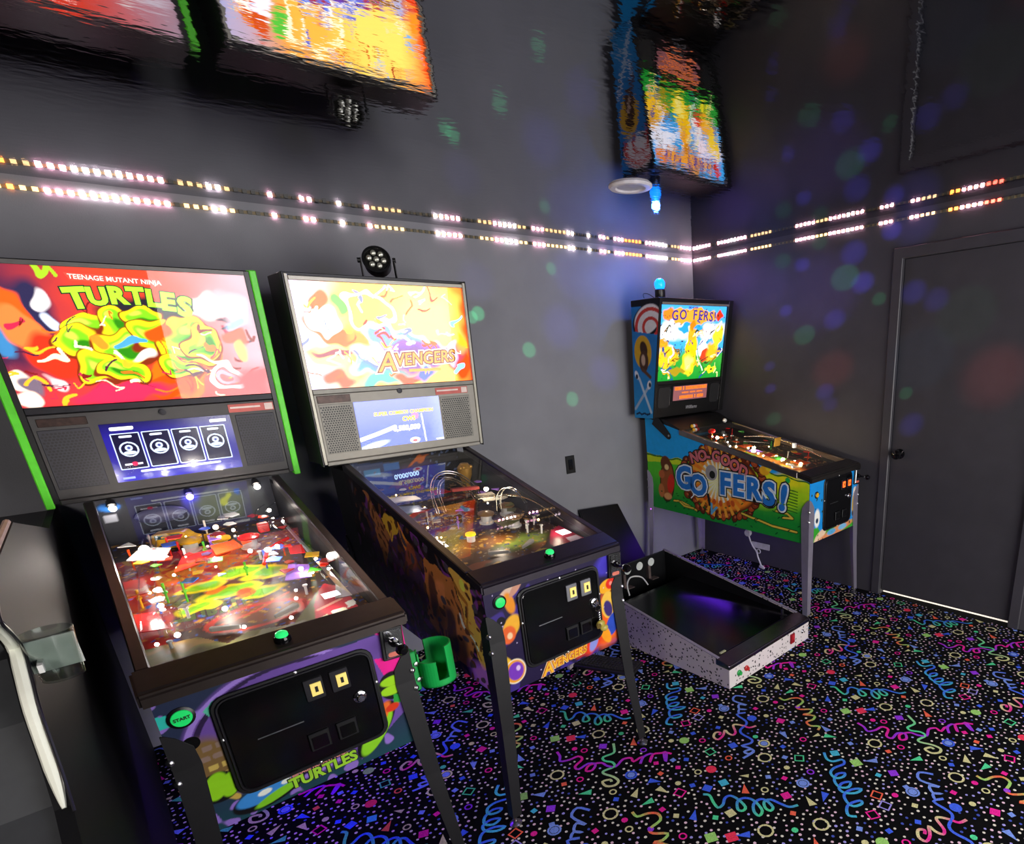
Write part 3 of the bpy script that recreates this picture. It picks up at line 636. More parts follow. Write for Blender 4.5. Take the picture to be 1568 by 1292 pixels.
M_rail = pm('rail_brown_black', '#3a312e', 0.32, 0.55, var=0.1)
M_rail2 = pm('rail_aubergine', '#2c2630', 0.32, 0.55, var=0.1)
M_leg = pm('black_leg', '#151417', 0.45, 0.2, var=0.15)

# ======================================================= machine at the left: green-edged backbox
A = Pin('pinball machine with bright green backbox rails and a green cup holder by its leg', -3.2917, 0.0025, yf=-1.62, zl=0.905, zb=0.484, zbr=0.54, yg=-0.53, zg=1.187, yr=-0.31,
        hd=((-0.434, 1.188), (-0.524, 1.937)), pfp=(-1.50, 0.878, -0.45, 1.02))
A.cabinet(M_rail, lw=0.60)
A.legs(M_leg)
bx = A.backbox(0.715, 0.2, 0.2)
for sx in (-1, 1):
    x0, x1 = sorted((sx * 0.3575, sx * 0.380)); mb = MB(); A.hbox(mb, x0, x1, -0.014, 0.757, -0.05, 0.006); mb.build('edge_rail', pm('lime_rail', '#5ad42c', 0.4, es=0.12), bx, 0.003)  # rail is no lamp: weak glow in its material brightens the green
    x0, x1 = sorted((sx * 0.342, sx * 0.3575)); mb = MB(); A.hbox(mb, x0, x1, 0.0, 0.752, -0.02, 0.0); mb.build('inner_frame', M_plastic, bx, 0.001)
mb = MB(); A.hbox(mb, -0.342, 0.342, 0.738, 0.752, -0.02, 0.002); mb.build('top_frame', pm('frame_grey', '#5c5a58', 0.4, 0.5), bx, 0.001)
mb = MB(); A.hbox(mb, -0.342, 0.342, 0.296, 0.318, -0.02, 0.001); mb.build('middle_frame', M_dark, bx, 0.002)
M_bgA = pm('backglass_a', attr='Col', rough=0.5, es=1.35, var=0.0, spec=0.0)
opsA = [('fill', '#4a2440'), ('warp', 0.010, 26), ('grad', '#e8432a', 0, -0.30, -0.05), ('grad', '#b09aa8', 0, 0.10, 0.36), ('grad', '#d83838', 1, 0.46, 0.33, 0.8),
        ('ell', '#2c2848', -0.24, 0.60, 0.06, 0.10, 0.3, .4), ('ell', '#3c7cb0', -0.33, 0.52, 0.03, 0.05, 0.3, .5), ('ell', '#fa5a1c', -0.30, 0.62, 0.045, 0.085, 0.35, .2), ('ell', '#fa7a3c', -0.275, 0.55, 0.035, 0.08, 0.6, .3), ('ell', '#d8321c', -0.22, 0.47, 0.055, 0.07, 0.5, .3),
        ('ell', '#e8e0e4', -0.21, 0.64, 0.022, 0.03, 0.3, .3), ('ell', '#c8d0e8', -0.20, 0.58, 0.022, 0.028, 0.3, .3), ('ell', '#28242c', 0.03, 0.60, 0.13, 0.055, 0, .3),
        ('ell', '#e8d8c8', -0.32, 0.395, 0.03, 0.03, 0, .2), ('ell', '#706070', -0.30, 0.38, 0.02, 0.025, 0, .3), ('ell', '#f0c8c8', -0.245, 0.385, 0.018, 0.034, 0.6, .3), ('ell', '#e8d8c8', -0.325, 0.345, 0.022, 0.02, 0, .3),
        ('ell', '#fa6a14', 0.06, 0.385, 0.085, 0.075, -0.3, .1), ('ell', '#fa4a10', 0.04, 0.36, 0.07, 0.045, 0.2, .15), ('ell', '#f02c50', -0.08, 0.345, 0.13, 0.035, 0.15, .3)]
for cx, cy, rx, ry, a in ((-0.13, 0.555, 0.05, 0.032, 0.1), (-0.05, 0.575, 0.045, 0.04, 0.4), (0.02, 0.60, 0.04, 0.028, 0), (-0.16, 0.515, 0.055, 0.04, 0.2), (-0.04, 0.50, 0.075, 0.042, 0.05), (0.03, 0.53, 0.05, 0.05, 0.6), (-0.13, 0.44, 0.05, 0.045, -0.4), (-0.07, 0.42, 0.06, 0.032, -0.3), (0.13, 0.54, 0.06, 0.04, 0.1), (0.11, 0.47, 0.07, 0.03, -0.2), (0.17, 0.51, 0.05, 0.04, 0.7), (0.08, 0.43, 0.05, 0.03, -0.6)):
    opsA += [('ell', '#7c2c14', cx, cy - 0.004, rx * 1.32, ry * 1.36, a, .06), ('ell', '#f8ee20', cx, cy, rx * 1.16, ry * 1.18, a, .1), ('ell', '#78d020', cx, cy, rx * 0.92, ry * 0.88, a, .4), ('ell', '#2c7c14', cx + 0.010, cy - 0.012, rx * 0.55, ry * 0.40, a, .5), ('ell', '#c0ec48', cx - 0.012, cy + 0.012, rx * 0.35, ry * 0.30, a, .5)]
for k in range(70):
    cx, cy = rng.uniform(-0.34, 0.34), rng.uniform(0.32, 0.62); opsA.append(('line', ('#f8b028', '#7c1c1c', '#f8e8c0', '#501c38', '#f07020', '#c02848')[k % 6], [(cx, cy), (cx + rng.uniform(-0.03, 0.03), cy + rng.uniform(-0.02, 0.02)), (cx + rng.uniform(-0.04, 0.04), cy + rng.uniform(-0.03, 0.03))], rng.uniform(0.0015, 0.005)))
opsA += [('ell', '#e05014', 0.05, 0.53, 0.04, 0.03, 0.2, .4), ('ell', '#f08c28', -0.10, 0.52, 0.022, 0.018, 0, .4), ('line', '#4898d8', [(-0.06, 0.505), (-0.02, 0.515), (0.0, 0.512)], 0.008), ('ell', '#f4f0e0', -0.01, 0.465, 0.03, 0.012, 0.1, .4),
         ('ell', '#e85840', 0.27, 0.52, 0.035, 0.03, 0, .3), ('ell', '#f0b060', 0.29, 0.475, 0.02, 0.03, 0, .4), ('ring', '#f4e8ec', 0.215, 0.39, 0.048, 0.045, 0.16), ('ring', '#e898a8', 0.215, 0.39, 0.028, 0.022, 0.3), ('ell', '#f8f4ec', 0.20, 0.63, 0.05, 0.035, 0.2, .8), ('ell', '#d8c8d0', 0.29, 0.62, 0.04, 0.05, 0.2, .8), ('ell', '#90b8d8', 0.28, 0.57, 0.03, 0.02, 0.2, .6), ('ell', '#e04048', 0.29, 0.36, 0.06, 0.05, 0, .6), ('line', '#9cc828', [(-0.21, 0.735), (-0.205, 0.70), (-0.18, 0.735), (-0.17, 0.705)], 0.006)]
art('backglass', [A.HP(-0.342, 0.318, -0.012), A.HP(0.342, 0.318, -0.012), A.HP(0.342, 0.738, -0.012), A.HP(-0.342, 0.738, -0.012)], [(-0.342, 0.318), (0.342, 0.318), (0.342, 0.738), (-0.342, 0.738)], 290, 180, opsA, M_bgA, bx)
E_lime = pm('lit_lime', '#9ce820', 0.5, es=1.6, var=0); E_dkgreen = pm('print_dark_green', '#12380c', 0.5); E_red = pm('lit_red', '#e04030', 0.5, es=1.3, var=0); E_pale = pm('lit_pale', '#ffe0d0', 0.5, es=1.5, var=0)
TL = [('T', -0.128, 0.645, .082, .10), ('U', -0.077, 0.652, .07, .03), ('R', -0.028, 0.656, .07, 0), ('T', 0.020, 0.656, .07, -.02), ('L', 0.062, 0.650, .072, -.08), ('E', 0.100, 0.640, .076, -.12), ('S', 0.143, 0.625, .084, -.18)]
for ch, a, t, sz, ro in TL:
    f = A.hframe(a, t, -0.0095) @ Matrix.Rotation(ro, 4, 'Z'); text('title_outline', ch, f, sz * 1.0, E_dkgreen, bx, 0.10)
    text('title_letter', ch, A.hframe(a, t, -0.008) @ Matrix.Rotation(ro, 4, 'Z'), sz * 1.0, E_lime, bx, 0.055)
mb = MB(); mb.prism([A.HP(-0.13, 0.700, -0.0105), A.HP(0.105, 0.690, -0.0105), A.HP(0.10, 0.712, -0.0105), A.HP(-0.14, 0.722, -0.0105)], A.hn * 0.001); mb.build('title_banner', E_red, bx)
text('title_line', 'TEENAGE MUTANT NINJA', A.hframe(-0.018, 0.7055, -0.0085) @ Matrix.Rotation(-0.045, 4, 'Z'), 0.0195, E_pale, bx, 0.015)
MB().add([A.HP(-0.342, 0.318, -0.003), A.HP(0.342, 0.318, -0.003), A.HP(0.342, 0.738, -0.003), A.HP(-0.342, 0.738, -0.003)], [(0, 1, 2, 3)]).build('backglass_pane', M_glass, bx)


def speaker_panel(P, bx, hw, t1, m, scr, spk, grille_m, red, badge):
    mb = MB(); P.hbox(mb, -hw, hw, 0.012, t1, -0.018, -0.001); sp = mb.build('speaker_panel', m, bx, 0.002)
    mb = MB(); P.hbox(mb, -hw, hw, -0.006, 0.011, -0.018, 0.002); mb.build('bottom_frame', m, bx, 0.003)
    for a0, a1, b0, b1 in spk:
        mb = MB(); P.hbox(mb, a0, a1, b0, b1, -0.001, 0.0015); g = mb.build('speaker_grille', grille_m, bx, 0.001)
        mb = MB(); nx = int((a1 - a0) / 0.0105); ny = int((b1 - b0) / 0.0095)
        for i in range(nx):
            for j in range(ny):
                c = P.HP(a0 + 0.007 + i * (a1 - a0 - 0.012) / nx + (0.0052 if j % 2 else 0), b0 + 0.007 + j * (b1 - b0 - 0.01) / ny, 0.0019)
                mb.add([c + (Vector((1, 0, 0)) * math.cos(PI / 3 * k) + P.ht * math.sin(PI / 3 * k)) * 0.0037 for k in range(6)], [tuple(range(6))])
        h = mb.build('grille_holes', M_black, bx); tag(h, kind='stuff')
    c = P.HP(-0.005, 0.277, -0.001); MB().lathe([(0.0, 0.0), (0.011, 0), (0.011, 0.004), (0.007, 0.005), (0, 0.004)], c, P.hn, 14).build('lock', M_dark, bx, smooth=True)
    mb = MB(); P.hbox(mb, *red, 0.0, 0.0015); r = mb.build('warning_label', pm('label_coral', '#c86058', 0.5), bx)
    a0, a1, b0, b1 = red; mb = MB(); P.hbox(mb, a0 + 0.006, a0 + (a1 - a0) * 0.7, (b0 + b1) / 2 - 0.001, (b0 + b1) / 2 + 0.006, 0.0015, 0.002); mb.build('label_arrow', pm('label_pale', '#ecd8d0', 0.5), bx)
    mb = MB(); P.hbox(mb, a1 - 0.03, a1 - 0.003, b0 + 0.003, b1 - 0.003, 0.0015, 0.002); mb.build('label_icon', pm('label_pale', '#ecd8d0', 0.5), bx)
    mb = MB(); P.hbox(mb, *badge, 0.0, 0.003); mb.build('badge', pm('badge_dark', '#3a2a26', 0.35, 0.5, var=0.5, vscale=60), bx, 0.001)
    return sp


mA = pm('speaker_panel_dark', '#3e3c3c', 0.45, 0.2, var=0.06)
speaker_panel(A, bx, 0.342, 0.294, mA, None, ((0.205, 0.332, 0.046, 0.245), (-0.332, -0.205, 0.046, 0.245)), pm('grille_dark', '#33323a', 0.45, 0.3), (0.19, 0.338, 0.256, 0.286), (-0.325, -0.205, 0.256, 0.282))
opsS = [('fill', '#14103c'), ('grad', '#2820a0', 1, 0.26, 0.20, 0.6), ('grad', '#2c2cc0', 1, 0.09, 0.03, 0.7), ('grad', '#3c3c60', 0, 0.10, 0.19, 0.4)]
for i in range(4):
    x0 = -0.162 + i * 0.0835
    opsS += [('poly', '#c8d8f8', rrect(x0 + 0.037, 0.152, 0.078, 0.128, 0.004)), ('poly', '#120e2e', rrect(x0 + 0.037, 0.152, 0.072, 0.122, 0.003)), ('ring', '#d0e0ff', x0 + 0.037, 0.158, 0.024, 0.024, 0.09), ('ell', '#d0e0ff', x0 + 0.037, 0.163, 0.010, 0.010, 0, .1), ('ell', '#38407c', x0 + 0.037, 0.163, 0.005, 0.005, 0, .3), ('ell', '#d0e0ff', x0 + 0.037, 0.146, 0.017, 0.006, 0, .2), ('poly', '#e0e8ff', rrect(x0 + 0.037, 0.203, 0.034, 0.006, 0.002))]
opsS += [('poly', '#f4f8ff', rrect(-0.128, 0.232, 0.062, 0.011, 0.002)), ('poly', '#f4f8ff', rrect(0.148, 0.232, 0.05, 0.010, 0.002)), ('line', '#f0f4ff', [(-0.11, 0.077), (0.12, 0.077)], 0.0032), ('poly', '#8c9cf8', rrect(-0.15, 0.058, 0.034, 0.008, 0.002)), ('poly', '#e8e8f0', rrect(-0.125, 0.106, 0.05, 0.006, 0.002)), ('ell', '#f02050', -0.122, 0.106, 0.008, 0.007, 0, .2)]
art('screen', [A.HP(-0.183, 0.046, 0.001), A.HP(0.188, 0.046, 0.001), A.HP(0.188, 0.25, 0.001), A.HP(-0.183, 0.25, 0.001)], [(-0.183, 0.046), (0.188, 0.046), (0.188, 0.25), (-0.183, 0.25)], 260, 140, opsS, pm('screen_a', attr='Col', rough=0.15, es=1.1, var=0), bx)
MB().add([A.HP(-0.183, 0.046, 0.004), A.HP(0.188, 0.046, 0.004), A.HP(0.188, 0.25, 0.004), A.HP(-0.183, 0.25, 0.004)], [(0, 1, 2, 3)]).build('screen_pane', clear('screen_glass', '#ffffff', 1.26, 0.08), bx)

# playfield
opsP = [('fill', '#33262a'), ('warp', 0.008, 30), ('grad', '#5a3020', 1, 0.30, 0.10, 0.8), ('ell', '#c03020', -0.10, 0.62, 0.17, 0.13, 0.2, .3), ('ell', '#e0501c', 0.02, 0.70, 0.09, 0.07, 0.2, .3), ('ell', '#b02018', -0.23, 0.40, 0.05, 0.26, 0, .3), ('ell', '#8a4a20', 0.06, 0.22, 0.14, 0.08, 0, .3), ('speck', '#c89030', 60, 0.9), ('speck', '#3060c0', 70, 1.1, 2)]
for cx, cy, rx, ry in ((-0.08, 0.50, 0.07, 0.035), (0.02, 0.56, 0.08, 0.04), (0.09, 0.50, 0.07, 0.05), (-0.03, 0.42, 0.09, 0.04), (-0.12, 0.36, 0.06, 0.04), (0.05, 0.36, 0.06, 0.04)):
    opsP += [('ell', '#f0d818', cx, cy, rx, ry, 0.1, .15), ('ell', '#7cc81c', cx, cy, rx * 0.72, ry * 0.62, 0.1, .3)]
opsP += [('ell', '#e8601c', -0.06, 0.45, 0.02, 0.02, 0, .3), ('ell', '#e8601c', 0.0, 0.38, 0.03, 0.025, 0, .3), ('flat',), ('ring', '#c83020', 0.0, 0.20, 0.12, 0.07, 0.1), ('line', '#d8542c', [(-0.12, 0.19), (0.0, 0.23), (0.10, 0.30)], 0.006)]
pf = A.playfield(opsP)
A.backboard([('fill', '#2a2c34'), ('ell', '#2c78d0', -0.23, 1.155, 0.03, 0.015, 0, .3), ('poly', '#c8ccd8', rrect(-0.235, 1.115, 0.04, 0.03, 0.004)), ('ell', '#3c3c8c', 0.0, 1.13, 0.03, 0.05, 0, .5), ('warp', 0.01, 40), ('ell', '#56624c', 0.10, 1.10, 0.09, 0.06, 0, .5), ('ell', '#a8b43c', 0.10, 1.12, 0.02, 0.02, 0, .3), ('ell', '#2458b0', 0.15, 1.14, 0.015, 0.015, 0, .3), ('ell', '#44484c', 0.20, 1.08, 0.05, 0.06, 0, .4)])
for x, m in ((-0.221, M_lamp), (-0.004, pm('lamp_violet', '#b0a0ff', 0.4, es=26)), (0.211, M_lamp)):
    sp = MB().lathe([(0.006, -0.03), (0.012, -0.02), (0.014, 0.0)], (x, -0.465, 1.160), (0, -0.7, -0.7), 10).build('spotlight', M_plastic, pf, smooth=True); lamp(pf, (x, -0.473, 1.152), 0.011, m)
van = MB(); van.yz([(-0.60, 0), (-0.60, 0.028), (-0.583, 0.034), (-0.565, 0.055), (-0.475, 0.055), (-0.468, 0.03), (-0.468, 0.0)], -0.03, 0.03)
V = Matrix.Translation((-0.085, -0.60, 1.005)) @ Matrix.Rotation(1.15, 4, 'Z') @ Matrix.Translation((0, 0.535, 0)); van.v = [tuple(V @ Vector(p)) for p in van.v]
vn = van.build('toy_van', M_yel, pf, 0.004)
for yy, zz in ((-0.575, 0), (-0.495, 0)):
    for xx in (-0.03, 0.03):
        MB().lathe([(0, -0.004), (0.012, -0.004), (0.012, 0.004), (0, 0.004)], V @ Vector((xx, yy, zz + 0.002)), V.to_3x3() @ Vector((1, 0, 0)), 10).build('wheel', M_black, pf, smooth=True)
MB().box(V @ Vector((0, -0.52, 0.043)), (0.062, 0.075, 0.014), V.to_3x3()).build('window_band', pm('toy_glass', '#4a6a60', 0.2), pf)
MB().ball((-0.100, -0.475, 1.105), 1.0, 14, (0.078, 0.026, 0.030)).build('toy_blimp', pm('blimp_grey', '#5c5c78', 0.35), pf, smooth=True)
A.plate([(-0.235, 0.66), (-0.15, 0.60), (-0.12, 0.70), (-0.19, 0.76)], 0.075, M_white); lamp(pf, A.PP(-0.185, 0.70, 0.088), 0.014)
lamp(pf, A.PP(0.03, 0.905, 0.05), 0.009, M_lampw)
for p, h, m in (([(-0.14, 0.55), (0.02, 0.62), (0.04, 0.70), (-0.10, 0.68)], 0.045, pm('clear_red', '#e03018', 0.2)), ([(-0.02, 0.60), (0.06, 0.63), (0.05, 0.71), (-0.02, 0.70)], 0.055, pm('ramp_orange', '#f05a1c', 0.25)), ([(-0.26, 0.44), (-0.21, 0.44), (-0.21, 0.56), (-0.26, 0.56)], 0.045, pm('dark_red', '#9c1414', 0.3)), ([(-0.26, 0.22), (-0.20, 0.20), (-0.215, 0.33), (-0.26, 0.34)], 0.03, M_red), ([(0.10, 0.30), (0.17, 0.28), (0.19, 0.38), (0.14, 0.42)], 0.04, pm('violet_plate', '#9c70d8', 0.25)), ([(0.16, 0.46), (0.20, 0.44), (0.21, 0.52), (0.17, 0.53)], 0.06, M_red)):
    A.plate(p, h, m)
MB().box(A.PP(0.145, 0.72, 0.08), (0.032, 0.032, 0.032)).build('red_block', M_red, pf, 0.002)
for c, r in (((0.205, 0.80), 0.028), ((-0.195, 0.215), 0.030)):
    MB().lathe([(r, 0.01), (r, 0.07), (r * 0.8, 0.075), (0, 0.076)], A.PP(c[0], c[1]), A.pn, 14).build('clear_dome', M_clear, pf, smooth=True)
for off in (-0.018, 0.018):
    A.wire([(-0.24 + off, 0.18, 0.03), (-0.22 + off, 0.40, 0.05), (-0.19 + off, 0.62, 0.07), (-0.16 + off, 0.80, 0.09)], 0.0022, 'ramp_rail', M_clear)
    A.wire([(0.22 + off, 0.20, 0.03), (0.21 + off, 0.45, 0.055), (0.16 + off, 0.66, 0.08), (0.17 + off, 0.86, 0.09), (0.22 + off, 0.95, 0.09)], 0.0024, 'ramp_rail', M_clear)
A.wire([(0.08, 0.45, 0.05), (0.12, 0.55, 0.06), (0.19, 0.60, 0.065)], 0.006, 'red_ramp', M_red)
MB().prism([A.PP(0.19, 0.14, 0.012), A.PP(0.236, 0.13, 0.012), A.PP(0.236, 0.86, 0.04), A.PP(0.226, 0.86, 0.04), A.PP(0.222, 0.24, 0.012)], A.pn * 0.002).build('shooter_lane', M_steel, pf)
for x, t in ((-0.21, 0.12), (-0.15, 0.30), (0.11, 0.14), (0.14, 0.25), (-0.13, 0.55), (0.0, 0.75), (0.1, 0.62), (0.2, 0.62), (-0.23, 0.60), (0.07, 0.82), (-0.02, 0.88), (0.12, 0.90)): A.post(x, t, 0.03, M_white if (x + t) % 0.2 > 0.1 else None)
for x, t, h in ((-0.07, 0.235, 0.03), (-0.235, 0.165, 0.012), (-0.19, 0.15, 0.03), (-0.20, 0.26, 0.075), (0.10, 0.20, 0.02), (0.06, 0.10, 0.012), (-0.05, 0.125, 0.012), (0.02, 0.79, 0.05), (0.155, 0.33, 0.055), (0.19, 0.36, 0.02), (0.07, 0.58, 0.055), (0.21, 0.93, 0.07), (-0.14, 0.66, 0.06), (0.14, 0.53, 0.07)): lamp(pf, A.PP(x, t, h), 0.007 if h > 0.02 else 0.005)
lamp(pf, (0.255, -1.14, 0.985), 0.012, M_lamp)
A.flipper(-0.115, 0.165, 1); A.flipper(0.085, 0.165, -1)
for x, t in ((0.02, 0.80), (0.10, 0.76), (-0.06, 0.84)): A.bumper(x, t, M_yel if x < 0.05 else M_red)
for x in (-0.03, 0.0, 0.03): A.target(x, 0.90, M_yel)
opsAp = [('fill', '#4c4a20'), ('warp', 0.01, 40), ('ell', '#8c7a28', -0.05, 0.03, 0.10, 0.03, 0.3, .4), ('ell', '#2c2c14', -0.17, 0.02, 0.08, 0.05, 0, .4), ('ell', '#6c5428', -0.18, 0.12, 0.08, 0.03, -0.2, .4), ('ell', '#707058', 0.02, 0.06, 0.06, 0.015, 0, .4), ('flat',), ('poly', '#8c1c28', [(0.09, -0.03), (0.27, -0.03), (0.27, 0.26), (0.20, 0.30), (0.13, 0.14)]), ('poly', '#c8a080', [(0.10, 0.0), (0.15, 0.02), (0.14, 0.06), (0.09, 0.03)]), ('poly', '#c4b098', rrect(0.175, 0.055, 0.04, 0.03, 0.004)), ('poly', '#d8c4a8', [(0.20, 0.06), (0.235, 0.07), (0.24, 0.11), (0.205, 0.10)]), ('line', '#e08070', [(0.13, 0.10), (0.20, 0.13)], 0.006)]
art('apron', [A.PP(-0.262, -0.035, 0.012), A.PP(0.262, -0.035, 0.012), A.PP(0.262, 0.30, 0.012), A.PP(-0.262, 0.30, 0.012)], [(-0.262, -0.035), (0.262, -0.035), (0.262, 0.30), (-0.262, 0.30)], 130, 84, opsAp, M_print, pf, gain=2.2, keep=[(-0.262, -0.035), (0.225, -0.035), (0.235, 0.21), (0.197, 0.277), (0.055, 0.062), (-0.05, 0.095), (-0.10, 0.06), (-0.15, 0.145), (-0.262, 0.155)])
A.plate([(0.165, 0.155), (0.212, 0.155), (0.212, 0.195), (0.165, 0.195)], 0.013, M_lampc, 'credit_window', 0.001)
for e, x, t, hh in ((0.5, -0.06, 0.33, 0.06), (1.3, -0.19, 0.62, 0.13), (1.1, 0.10, 0.45, 0.11), (1.1, 0.15, 0.80, 0.14), (0.45, -0.22, 0.30, 0.06), (0.35, 0.17, 0.30, 0.06), (0.8, -0.02, 0.62, 0.12), (0.12, -0.1, 0.05, 0.04), (0.10, 0.16, 0.08, 0.04)):
    o = light('playfield_bulb', 'POINT', (0, 0, 0), e, (1.0, 0.92, 0.84), 0.012); o.parent = A.root; o.location = A.PP(x, t, hh)

PALA = [pm('clear_red', '#e03018', 0.2), M_white, M_clear, pm('ramp_orange', '#f05a1c', 0.25), pm('plate_green', '#48b030', 0.3), M_yel, pm('violet_plate', '#9c70d8', 0.25), pm('plate_blue', '#3060d0', 0.3), M_clear, M_steel, pm('dark_red', '#9c1414', 0.3)]
A.clutter(95, 3, PALA, 0.24, 0.93)
# front
opsF = [('fill', '#26304c'), ('grad', '#1c4450', 1, 0.60, 0.48), ('ell', '#6c4ca0', -0.02, 0.70, 0.245, 0.185, 0, .05), ('warp', 0.004, 50), ('speck', '#8f70c8', 30, 0.5), ('flat',), ('ring', '#a080d8', -0.02, 0.70, 0.235, 0.175, 0.03), ('ring', '#2c1c44', -0.02, 0.70, 0.218, 0.162, 0.03), ('poly', '#6c4ca0', [(-0.1, 0.85), (0.23, 0.86), (0.25, 0.60), (0.1, 0.5)]),
        ('ell', '#7c6038', -0.21, 0.655, 0.055, 0.09, 0.2, .3), ('line', '#c8a850', [(-0.27, 0.66), (-0.24, 0.60), (-0.19, 0.555)], 0.008)]
for i in range(4):
    for j in range(3): opsF += [('poly', '#c8ac58' if i < 2 else '#8c7468', rrect(-0.225 + j * 0.026 + (i % 2) * 0.01, 0.63 + i * 0.028, 0.019, 0.015, 0.003))]
opsF += [('poly', '#30c8b8', [(-0.2825, 0.835), (-0.2825, 0.80), (-0.255, 0.80), (-0.235, 0.825), (-0.26, 0.83)]), ('poly', '#58c0a0', [(-0.20, 0.81), (-0.175, 0.83), (-0.19, 0.79)]),
         ('ell', '#101014', -0.218, 0.60, 0.047, 0.042, 0, .05), ('ell', '#94d820', -0.222, 0.605, 0.024, 0.038, -0.35, .15), ('ell', '#94d820', -0.195, 0.597, 0.02, 0.034, -0.35, .15),
         ('ell', '#101014', -0.125, 0.527, 0.085, 0.036, 0.15, .05), ('ell', '#3c8cd8', -0.125, 0.535, 0.075, 0.026, 0.15, .1), ('ell', '#84d028', -0.11, 0.512, 0.055, 0.012, 0.25, .2), ('ell', '#f0f4e8', -0.135, 0.533, 0.016, 0.008, 0.1, .2), ('ell', '#f0f4e8', -0.085, 0.538, 0.012, 0.007, 0.1, .2),
         ('ell', '#101014', 0.155, 0.575, 0.034, 0.09, -0.7, .05), ('ell', '#8cd428', 0.155, 0.565, 0.026, 0.075, -0.7, .12), ('ell', '#f0702c', 0.165, 0.60, 0.02, 0.06, -0.7, .2), ('ell', '#f0f0e0', 0.145, 0.575, 0.012, 0.009, 0.4, .2), ('ell', '#f0f0e0', 0.175, 0.60, 0.012, 0.009, 0.4, .2),
         ('poly', '#f01c94', [(0.19, 0.79), (0.27, 0.77), (0.268, 0.725), (0.21, 0.72)]), ('line', '#f01c94', [(0.22, 0.868), (0.275, 0.868), (0.275, 0.80)], 0.012), ('ell', '#101014', 0.225, 0.69, 0.04, 0.045, 0, .05), ('ell', '#a0dc20', 0.225, 0.705, 0.033, 0.015, 0, .15), ('ell', '#a0dc20', 0.22, 0.676, 0.033, 0.015, 0, .15), ('poly', '#2ca03c', [(0.22, 0.66), (0.255, 0.655), (0.25, 0.63), (0.215, 0.625)]), ('ell', '#d83818', 0.21, 0.622, 0.02, 0.012, 0.2, .2)]
art('front_art', [(-0.2825, A.yf - 0.0008, A.zb), (0.2825, A.yf - 0.0008, A.zb), (0.2825, A.yf - 0.0008, 0.87), (-0.2825, A.yf - 0.0008, 0.87)], [(-0.2825, A.zb), (0.2825, A.zb), (0.2825, 0.87), (-0.2825, 0.87)], 230, 160, opsF, M_print, A.root)
A.coin_door(0.0, 0.692, 0.375, 0.29, ((0.031, 0.772), (0.094, 0.772)), (0.131, 0.70), ((0.012, 0.622), (0.082, 0.622)), 'amber')
P_lime = pm('print_lime', '#a0d828', 0.5); P_pinkish = pm('print_pink', '#e89888', 0.5); P_ink = pm('print_ink', '#101410', 0.5)
ff = A.fframe(0.005, 0.522, 0.0015) @ Matrix.Rotation(0.02, 4, 'Z'); text('title_outline', 'TURTLES', ff, 0.043, P_ink, A.root, 0.09); text('title', 'TURTLES', A.fframe(0.005, 0.522, 0.0026) @ Matrix.Rotation(0.02, 4, 'Z'), 0.043, P_lime, A.root, 0.04)
text('title_line', 'TEENAGE MUTANT NINJA', A.fframe(-0.005, 0.5455, 0.0026) @ Matrix.Rotation(0.02, 4, 'Z'), 0.0125, P_pinkish, A.root, 0.03)
st = A.button('start_button', -0.239, 0.815, 0.021, M_green); text('button_word', 'START', A.fframe(-0.239, 0.815, 0.0112), 0.011, P_ink, st, 0.03)
MB().lathe([(0.0, 0.001), (0.017, 0.001), (0.017, 0.003), (0.0, 0.003)], (-0.238, A.yf, 0.742), (0, -1, 0), 18).build('blank_plug', M_gloss, A.root)
A.shooter(0.246, 0.822); A.action_button()
for x, c in ((-0.14, '#5010ff'), (0.16, '#5010ff')): MB().box((x, -1.0, A.zb + 0.012), (0.05, 0.7, 0.01)).build('underglow_strip', pm('uv_strip', '#7030ff', 0.5, es=12, var=0), A.root)
A.finish()

# ======================================================= middle machine: black head with bright washed-out backglass
B = Pin('pinball machine with black backbox, pale glowing backglass and brown and gold cabinet side', -2.4915, 0.015, yf=-1.622, zl=0.914, zb=0.50, zbr=0.55, yg=-0.536, zg=1.199, yr=-0.33,
        hd=((-0.538, 1.207), (-0.59, 1.933)), pfp=(-1.50, 0.885, -0.45, 1.025))
B.cabinet(M_rail2)
B.legs(M_leg)
bx = B.backbox(0.724, 0.2, 0.2)
M_fg = pm('frame_silver', '#a09c90', 0.4, 0.5, var=0.06)
for sx in (-1, 1):
    x0, x1 = sorted((sx * 0.345, sx * 0.358)); mb = MB(); B.hbox(mb, x0, x1, 0.0, 0.722, -0.02, 0.004); mb.build('edge_trim', M_fg, bx, 0.002)
    x0, x1 = sorted((sx * 0.358, sx * 0.364)); mb = MB(); B.hbox(mb, x0, x1, -0.008, 0.728, -0.03, 0.002); mb.build('edge_rail', M_plastic, bx, 0.002)
mb = MB(); B.hbox(mb, -0.345, 0.345, 0.700, 0.716, -0.02, 0.003); mb.build('top_frame', M_fg, bx, 0.002)
mb = MB(); B.hbox(mb, -0.345, 0.345, 0.283, 0.302, -0.02, 0.002); mb.build('middle_frame', pm('frame_mid', '#6c6a64', 0.4, 0.5), bx, 0.002)
M_bgB = pm('backglass_b', attr='Col', rough=0.5, es=3.0, var=0.0, spec=0.0)
